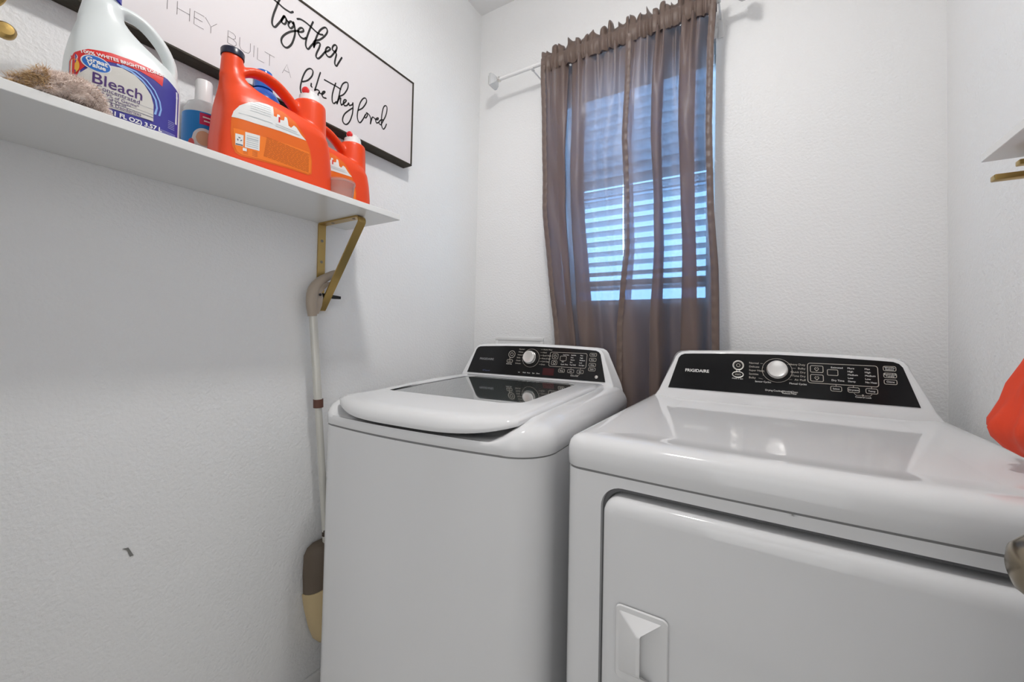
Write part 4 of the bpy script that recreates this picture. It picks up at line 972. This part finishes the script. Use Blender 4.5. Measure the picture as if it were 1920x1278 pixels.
# ================================================================== WALL SIGN
sg = thing('wall_sign', 'long white framed sign with black script lettering above the left shelf', 'sign', (0, -0.0271, 0.02005)); sg.scale = (1, 0.98186, 0.98186)
Y0, Y1, Z0, Z1 = -1.50, -0.4378, 1.7172, 2.0290
box('sign_board', 0.006, 0.0418, Y0 + .004, Y1 - .004, Z0 + .004, Z1 - .004, M_signw, sg)
for nm, a in (('frame_rail', (Y0, Y1, Z0, Z0 + .0055)), ('frame_rail', (Y0, Y1, Z1 - .0055, Z1)), ('frame_stile', (Y1 - .0055, Y1, Z0 + .0055, Z1 - .0055)), ('frame_stile', (Y0, Y0 + .0055, Z0 + .0055, Z1 - .0055))):
    box(nm, 0.001, 0.0450, a[0], a[1], a[2], a[3], M_signf, sg, 0.0008, 1)
SCRIPT_A = [[[-0.9263,1.9886],[-0.9302,1.9769],[-0.9346,1.9605],[-0.9396,1.9423],[-0.9432,1.9237],[-0.9434,1.9119],[-0.9398,1.9063],[-0.9349,1.9081],[-0.9289,1.9188],[-0.9209,1.9346],[-0.9142,1.9511],[-0.9113,1.9531]],[[-0.9113,1.9531],[-0.9168,1.9433],[-0.9194,1.9327],[-0.912,1.931],[-0.9072,1.9395],[-0.9075,1.9483],[-0.9113,1.9524]],[[-0.9074,1.9468],[-0.9022,1.9444],[-0.8992,1.9434]],[[-0.8888,1.9475],[-0.8934,1.9511],[-0.8992,1.9449],[-0.9012,1.9361],[-0.8973,1.9312],[-0.8928,1.9326],[-0.8871,1.9425],[-0.8881,1.9495]],[[-0.8875,1.9529],[-0.8841,1.943],[-0.8821,1.9291],[-0.8845,1.9107],[-0.8913,1.8882],[-0.9027,1.8719],[-0.9129,1.8715],[-0.9183,1.88],[-0.9165,1.8915],[-0.9082,1.9058],[-0.8954,1.921],[-0.8822,1.9321],[-0.8731,1.9381]],[[-0.8746,1.9356],[-0.8654,1.9401],[-0.8586,1.9477],[-0.8611,1.953],[-0.8673,1.9504],[-0.8732,1.9411],[-0.8729,1.9321],[-0.8665,1.9255],[-0.857,1.9262],[-0.8509,1.9325]],[[-0.8317,1.9917],[-0.8377,1.9742],[-0.845,1.9489],[-0.8499,1.9284],[-0.851,1.9121],[-0.8467,1.9046],[-0.8419,1.9068],[-0.8358,1.9185],[-0.8295,1.9288]],[[-0.8773,1.9691],[-0.8682,1.9746],[-0.8539,1.9758],[-0.8377,1.9734],[-0.8226,1.9699],[-0.8108,1.9697],[-0.8007,1.9744]],[[-0.8295,1.9288],[-0.8234,1.9423],[-0.8086,1.955],[-0.7938,1.976],[-0.7865,1.9938],[-0.7912,2.0014],[-0.7997,1.9957],[-0.8111,1.9791],[-0.8189,1.958],[-0.8241,1.9387],[-0.8268,1.921]],[[-0.8268,1.921],[-0.823,1.9329],[-0.8149,1.9421],[-0.8082,1.9424],[-0.8111,1.9277],[-0.8172,1.911],[-0.8193,1.8985],[-0.8133,1.8957],[-0.8052,1.9055],[-0.7921,1.9281]],[[-0.7921,1.9281],[-0.7819,1.9377],[-0.7751,1.9485],[-0.7823,1.9489],[-0.789,1.9398],[-0.7903,1.9275],[-0.7831,1.9205],[-0.7743,1.9242],[-0.7657,1.9377],[-0.7572,1.9546]],[[-0.7571,1.9513],[-0.754,1.9667],[-0.7596,1.9698],[-0.7666,1.9621],[-0.7689,1.9507],[-0.7606,1.9475],[-0.755,1.9443],[-0.7581,1.9273],[-0.7594,1.9132],[-0.7538,1.9082],[-0.7468,1.9223],[-0.7364,1.9446]],[[-0.9408,1.978],[-0.9294,1.976],[-0.9149,1.973],[-0.9017,1.9734],[-0.8958,1.9745],[-0.8899,1.9805]]]
SCRIPT_B = [[[-0.8566,1.8035],[-0.8422,1.8151],[-0.8297,1.8348],[-0.8274,1.8507],[-0.836,1.853],[-0.8469,1.8413],[-0.8553,1.8203],[-0.8601,1.7998],[-0.8622,1.7809],[-0.859,1.7683]],[[-0.8309,1.8123],[-0.8315,1.8046]],[[-0.8315,1.8046],[-0.8287,1.8035]],[[-0.8044,1.8593],[-0.8088,1.8429],[-0.8139,1.8216],[-0.8199,1.7981]],[[-0.8199,1.7999],[-0.8114,1.8045],[-0.8054,1.8021],[-0.809,1.7928],[-0.8104,1.7773]],[[-0.8053,1.7985],[-0.7954,1.7999],[-0.7878,1.8114],[-0.7937,1.8083],[-0.7974,1.7989],[-0.7931,1.7918],[-0.7842,1.7936]],[[-0.791,1.8454],[-0.7727,1.846],[-0.7539,1.8467],[-0.7367,1.8463]],[[-0.7542,1.8552],[-0.7598,1.8358],[-0.7643,1.8125],[-0.7637,1.7956],[-0.7583,1.7907],[-0.7501,1.8005]],[[-0.7423,1.8201],[-0.7254,1.8366],[-0.713,1.861],[-0.7124,1.8772],[-0.7202,1.8768],[-0.7308,1.8651],[-0.7378,1.8457],[-0.7414,1.8244],[-0.7478,1.795]],[[-0.7479,1.7959],[-0.742,1.8124],[-0.7358,1.8195],[-0.7364,1.8075],[-0.7329,1.7986]],[[-0.7329,1.7986],[-0.7223,1.8108],[-0.7161,1.8218],[-0.7227,1.8204],[-0.7267,1.8086],[-0.722,1.8021]],[[-0.722,1.8021],[-0.7133,1.8074],[-0.707,1.8185],[-0.7056,1.8113],[-0.6956,1.8183],[-0.6924,1.8259]],[[-0.6924,1.8259],[-0.6917,1.8062],[-0.6944,1.7849],[-0.7027,1.761],[-0.7134,1.7472],[-0.7234,1.7475],[-0.7271,1.7575],[-0.7211,1.776],[-0.7061,1.7951],[-0.6919,1.8101]],[[-0.6732,1.8112],[-0.6559,1.8279],[-0.6422,1.8534],[-0.645,1.8643],[-0.6546,1.8594],[-0.6659,1.8393],[-0.6732,1.8112],[-0.6749,1.7902],[-0.6709,1.7778],[-0.6637,1.7761],[-0.6546,1.7896],[-0.6432,1.8135]],[[-0.6432,1.8135],[-0.6478,1.8031],[-0.6428,1.8013],[-0.637,1.8123],[-0.641,1.8187]],[[-0.6385,1.8199],[-0.6285,1.8164],[-0.6231,1.8064],[-0.6238,1.7904]],[[-0.6238,1.7914],[-0.6183,1.8129],[-0.6133,1.8173],[-0.6056,1.8147]],[[-0.6056,1.8147],[-0.5953,1.8174],[-0.5929,1.8249],[-0.603,1.8159],[-0.6,1.8045],[-0.5898,1.8114]],[[-0.5745,1.8271],[-0.5849,1.8201],[-0.5898,1.8093],[-0.5818,1.8065],[-0.5743,1.8208],[-0.5617,1.8484],[-0.5572,1.8746],[-0.5629,1.8815],[-0.5721,1.8716],[-0.5779,1.8471],[-0.5797,1.8225],[-0.5777,1.8041],[-0.5707,1.7964],[-0.563,1.8064],[-0.558,1.8196]]]

def script(name, strokes, w, m):
    V = []; F = []
    for s in strokes:
        v, f = stroke2d([tuple(p)[:2] for p in catmull([(a, b, 0) for a, b in s], 5)], w); b = len(V)
        V += [(0.0422, p[0], p[1]) for p in v]; F += [tuple(i + b for i in t) for t in f]
    o = mesh_obj(name, V, F, m, sg); o['kind'] = 'stuff'; return o
script('script_lettering', SCRIPT_A, 0.0052, M_signi)
script('script_lettering', SCRIPT_B, 0.0042, M_signi)
zc, zb_ = 1.8262, 1.7962
LT = []
def seg(*p): LT.append([(a, b) for a, b in p])
def letter(c, y, w):
    h = zc - zb_; X = lambda a: y + a * w; Z = lambda b: zb_ + b * h
    D = {'T': [[(0, 1), (1, 1)], [(.5, 1), (.5, 0)]], 'H': [[(0, 1), (0, 0)], [(1, 1), (1, 0)], [(0, .5), (1, .5)]], 'E': [[(1, 1), (0, 1), (0, 0), (1, 0)], [(0, .52), (.85, .52)]],
         'Y': [[(0, 1), (.5, .5), (1, 1)], [(.5, .5), (.5, 0)]], 'B': [[(0, 0), (0, 1), (.6, 1), (.85, .88), (.85, .65), (.6, .52), (0, .52)], [(.6, .52), (.95, .40), (1, .2), (.75, 0), (0, 0)]],
         'U': [[(0, 1), (0, .3), (.15, .08), (.5, 0), (.85, .08), (1, .3), (1, 1)]], 'I': [[(.5, 1), (.5, 0)]], 'L': [[(0, 1), (0, 0), (1, 0)]], 'A': [[(0, 0), (.5, 1), (1, 0)], [(.2, .38), (.8, .38)]]}
    for s in D[c]: seg(*[(X(a), Z(b)) for a, b in s])
for c, y, w in (('T', -1.173, .024), ('H', -1.1437, .023), ('E', -1.1122, .019), ('Y', -1.091, .0235), ('B', -1.0440, .0190), ('U', -1.0180, .0245), ('I', -.9870, .004), ('L', -.9762, .0165), ('T', -.9594, .0255), ('A', -.9132, .0235)): letter(c, y, w)
V = []; F = []
for s in LT:
    v, f = stroke2d(s, 0.0010, False); b = len(V); V += [(0.0422, p[0], p[1]) for p in v]; F += [tuple(i + b for i in t) for t in f]
mesh_obj('thin_lettering', V, F, M_signg, sg)['kind'] = 'stuff'

# ================================================================== LONG-HANDLED DUSTPAN behind the washer's left side
br = thing('long_handled_dustpan', 'beige dustpan with long pale metal pole and trigger grip leaning on left wall', 'dustpan', (0, 0, 0))
X = 0.036
PT = Vector((X, -0.812, 1.150)); PM = Vector((X, -0.787, 0.894)); PL = Vector((X, -0.7485, 0.512)); PB = Vector((X, -0.730, 0.19))
tube('upper_pole', [PT + Vector((0, 0, .01)), PM], 0.0112, M_tube, br, 20)
tube('lower_pole', [PM, PL + Vector((0, 0.004, -0.06))], 0.0098, M_tube, br, 20)
tube('collar', [PM + Vector((0, 0.000, .012)), PM + Vector((0, .001, -.012))], 0.0135, M_brown, br, 20)
tube('collar', [PL + Vector((0, 0, .010)), PL + Vector((0, .001, -.010))], 0.0122, mat('dark_collar', (0.05, 0.035, 0.025), 0.5), br, 20)
rg = tube_rings(catmull([(X, -.813, 1.145), (X, -.817, 1.190), (X, -.812, 1.222), (X, -.795, 1.246), (X, -.770, 1.263), (X, -.748, 1.275), (X, -.738, 1.279)], 4), [0.0125, .0135, .0145, .0150, .0155, .0155, .0155, .0155, .0150, .0145, .014, .013, .013, .0125, .0125, .012, .012, .0115, .0115, .011, .0105, .010, .009, .008, .005], 16)
loft('pistol_grip', rg, M_beige, br, ang=60)
prism('grip_guard', [(-.808, 1.205), (-.792, 1.213), (-.783, 1.226), (-.772, 1.236), (-.757, 1.244), (-.746, 1.252), (-.757, 1.250), (-.775, 1.246), (-.795, 1.238)], X - .006, X + .007, M_beige, br, 0.001, 1)
prism('grip_guard', [(-.812, 1.150), (-.798, 1.152), (-.789, 1.175), (-.786, 1.200), (-.792, 1.215), (-.812, 1.215)], X - .007, X + .008, M_beige, br, 0.002, 2)
tr = prism('trigger', [(-.797, 1.206), (-.782, 1.203), (-.745, 1.200), (-.722, 1.201), (-.722, 1.209), (-.750, 1.211), (-.780, 1.213), (-.794, 1.216)], X - .009, X - .001, M_blackp, br, 0.001, 1)
tr['label'] = 'black trigger lever'
prism('trigger_spring', [(-.790, 1.203), (-.784, 1.203), (-.788, 1.190), (-.796, 1.178), (-.798, 1.182)], X - .002, X + .004, M_blackp, br)
lathe('pivot_pin', [(0.004, 0.0), (0.004, 0.0012), (0.0, 0.0016)], (X + .0135, -.800, 1.207), M_blackp, br, 14, 'x')
# pan: brown hood above, cream bucket below, half-round toward the room
def half(y0, y1, x0, dep, z, n=14): 
    return [(x0 + dep * math.sin(PI * k / n), y0 + (y1 - y0) * (1 - math.cos(PI * k / n)) / 2, z) for k in range(n + 1)]
hood = [half(-.772, -.705, .012, .030, .484), half(-.790, -.690, .010, .042, .474), half(-.7985, -.682, .008, .050, .455), half(-.800, -.680, .008, .052, .400), half(-.796, -.684, .008, .050, .335)]
loft('hood', hood, M_taupe, br, ang=60)
def tilt(y0, y1, x0, dep, z, dz, n=14): return [(p[0], p[1], z + dz * (p[1] - y0) / (y1 - y0)) for p in half(y0, y1, x0, dep, z, n)]
bucket = [tilt(-.798, -.675, .006, .058, .345, .045), tilt(-.7985, -.6745, .006, .0585, .341, .045), tilt(-.792, -.680, .007, .056, .300, .03), tilt(-.778, -.690, .010, .048, .240, .01), tilt(-.766, -.700, .013, .040, .205, 0), tilt(-.752, -.712, .018, .028, .188, 0)]
loft('bucket', bucket, M_cream2, br, ang=60)
tube('foot_pole', [(X - .004, -.735, .195), (X - .006, -.731, .008)], 0.0075, M_taupe, br, 14)
box('rubber_foot', X - .018, X + .006, -.744, -.718, 0.0, 0.014, M_brown, br, 0.003)

# ================================================================== RIGHT WALL: small shelf, bracket, red cloth bag
rs = box('small_shelf', 1.430, W - 0.0005, -1.02, -0.543, 1.4000, 1.4135, M_shelf, None, 0.0008, 1)
tag(rs, 'narrow white shelf high on the right wall above the dryer', 'shelf')
rb = thing('brass_rack', 'brass bars under the narrow shelf on the right wall', 'rack', (0, 0, 0))
box('rack_bar', 1.427, W - .001, -.598, -.582, 1.3545, 1.3630, M_brass, rb, 0.0015)
box('rack_bar', 1.464, W - .001, -.565, -.551, 1.3830, 1.3910, M_brass, rb, 0.0015)
box('rack_plate', W - .006, W - .0005, -.650, -.560, 1.335, 1.3995, M_brass, rb, 0.001)
tube('hanging_rod', [(1.492, -.600, 1.349), (1.492, -.98, 1.349)], 0.005, M_brass, rb, 12)
tube('rod_drop', [(1.492, -.598, 1.349), (1.492, -.598, 1.356)], 0.004, M_brass, rb, 10); tube('rod_drop', [(1.492, -.975, 1.349), (1.492, -.975, 1.3998)], 0.004, M_brass, rb, 10)
rc = thing('red_cloth_bag', 'bright red-orange gathered cloth bag hanging above the right side of the dryer', 'bag', (1.470, -0.640, 0.944))
tab = [(0.0, .012, -.0), (.004, .040, .01), (.014, .062, .02), (.028, .078, .03), (.040, .084, .03), (.050, .082, .03), (.062, .074, .025), (.080, .064, .02), (.105, .056, .01), (.135, .040, .0), (.165, .026, 0), (.200, .016, 0), (.26, .012, 0), (.40, .010, 0)]
rings = []; N = 72
for z, r, fo in tab:
    ring = []
    for k in range(N):
        a = 2 * PI * k / N; rr = r * (1 + 0.09 * math.sin(a * 7 + z * 14) + 0.05 * math.sin(a * 13 - z * 30 + 1.0) + .03 * math.sin(a * 19 + 2))
        x = rr * 0.66 * math.cos(a); x = min(x, W - 0.003 - 1.470); ring.append((x, rr * math.sin(a) * 1.12 + 0.0, z + 0.10 * max(0, -0.0) ))
    rings.append(ring)
loft('bag_cloth', rings, M_redcloth, rc, ang=80)
tube('drawstring', catmull([(0, -.004, .395), (.006, 0, .400), (.022, 0, .4075), (.030, 0, .402)], 4), 0.0025, M_redcloth, rc, 8)
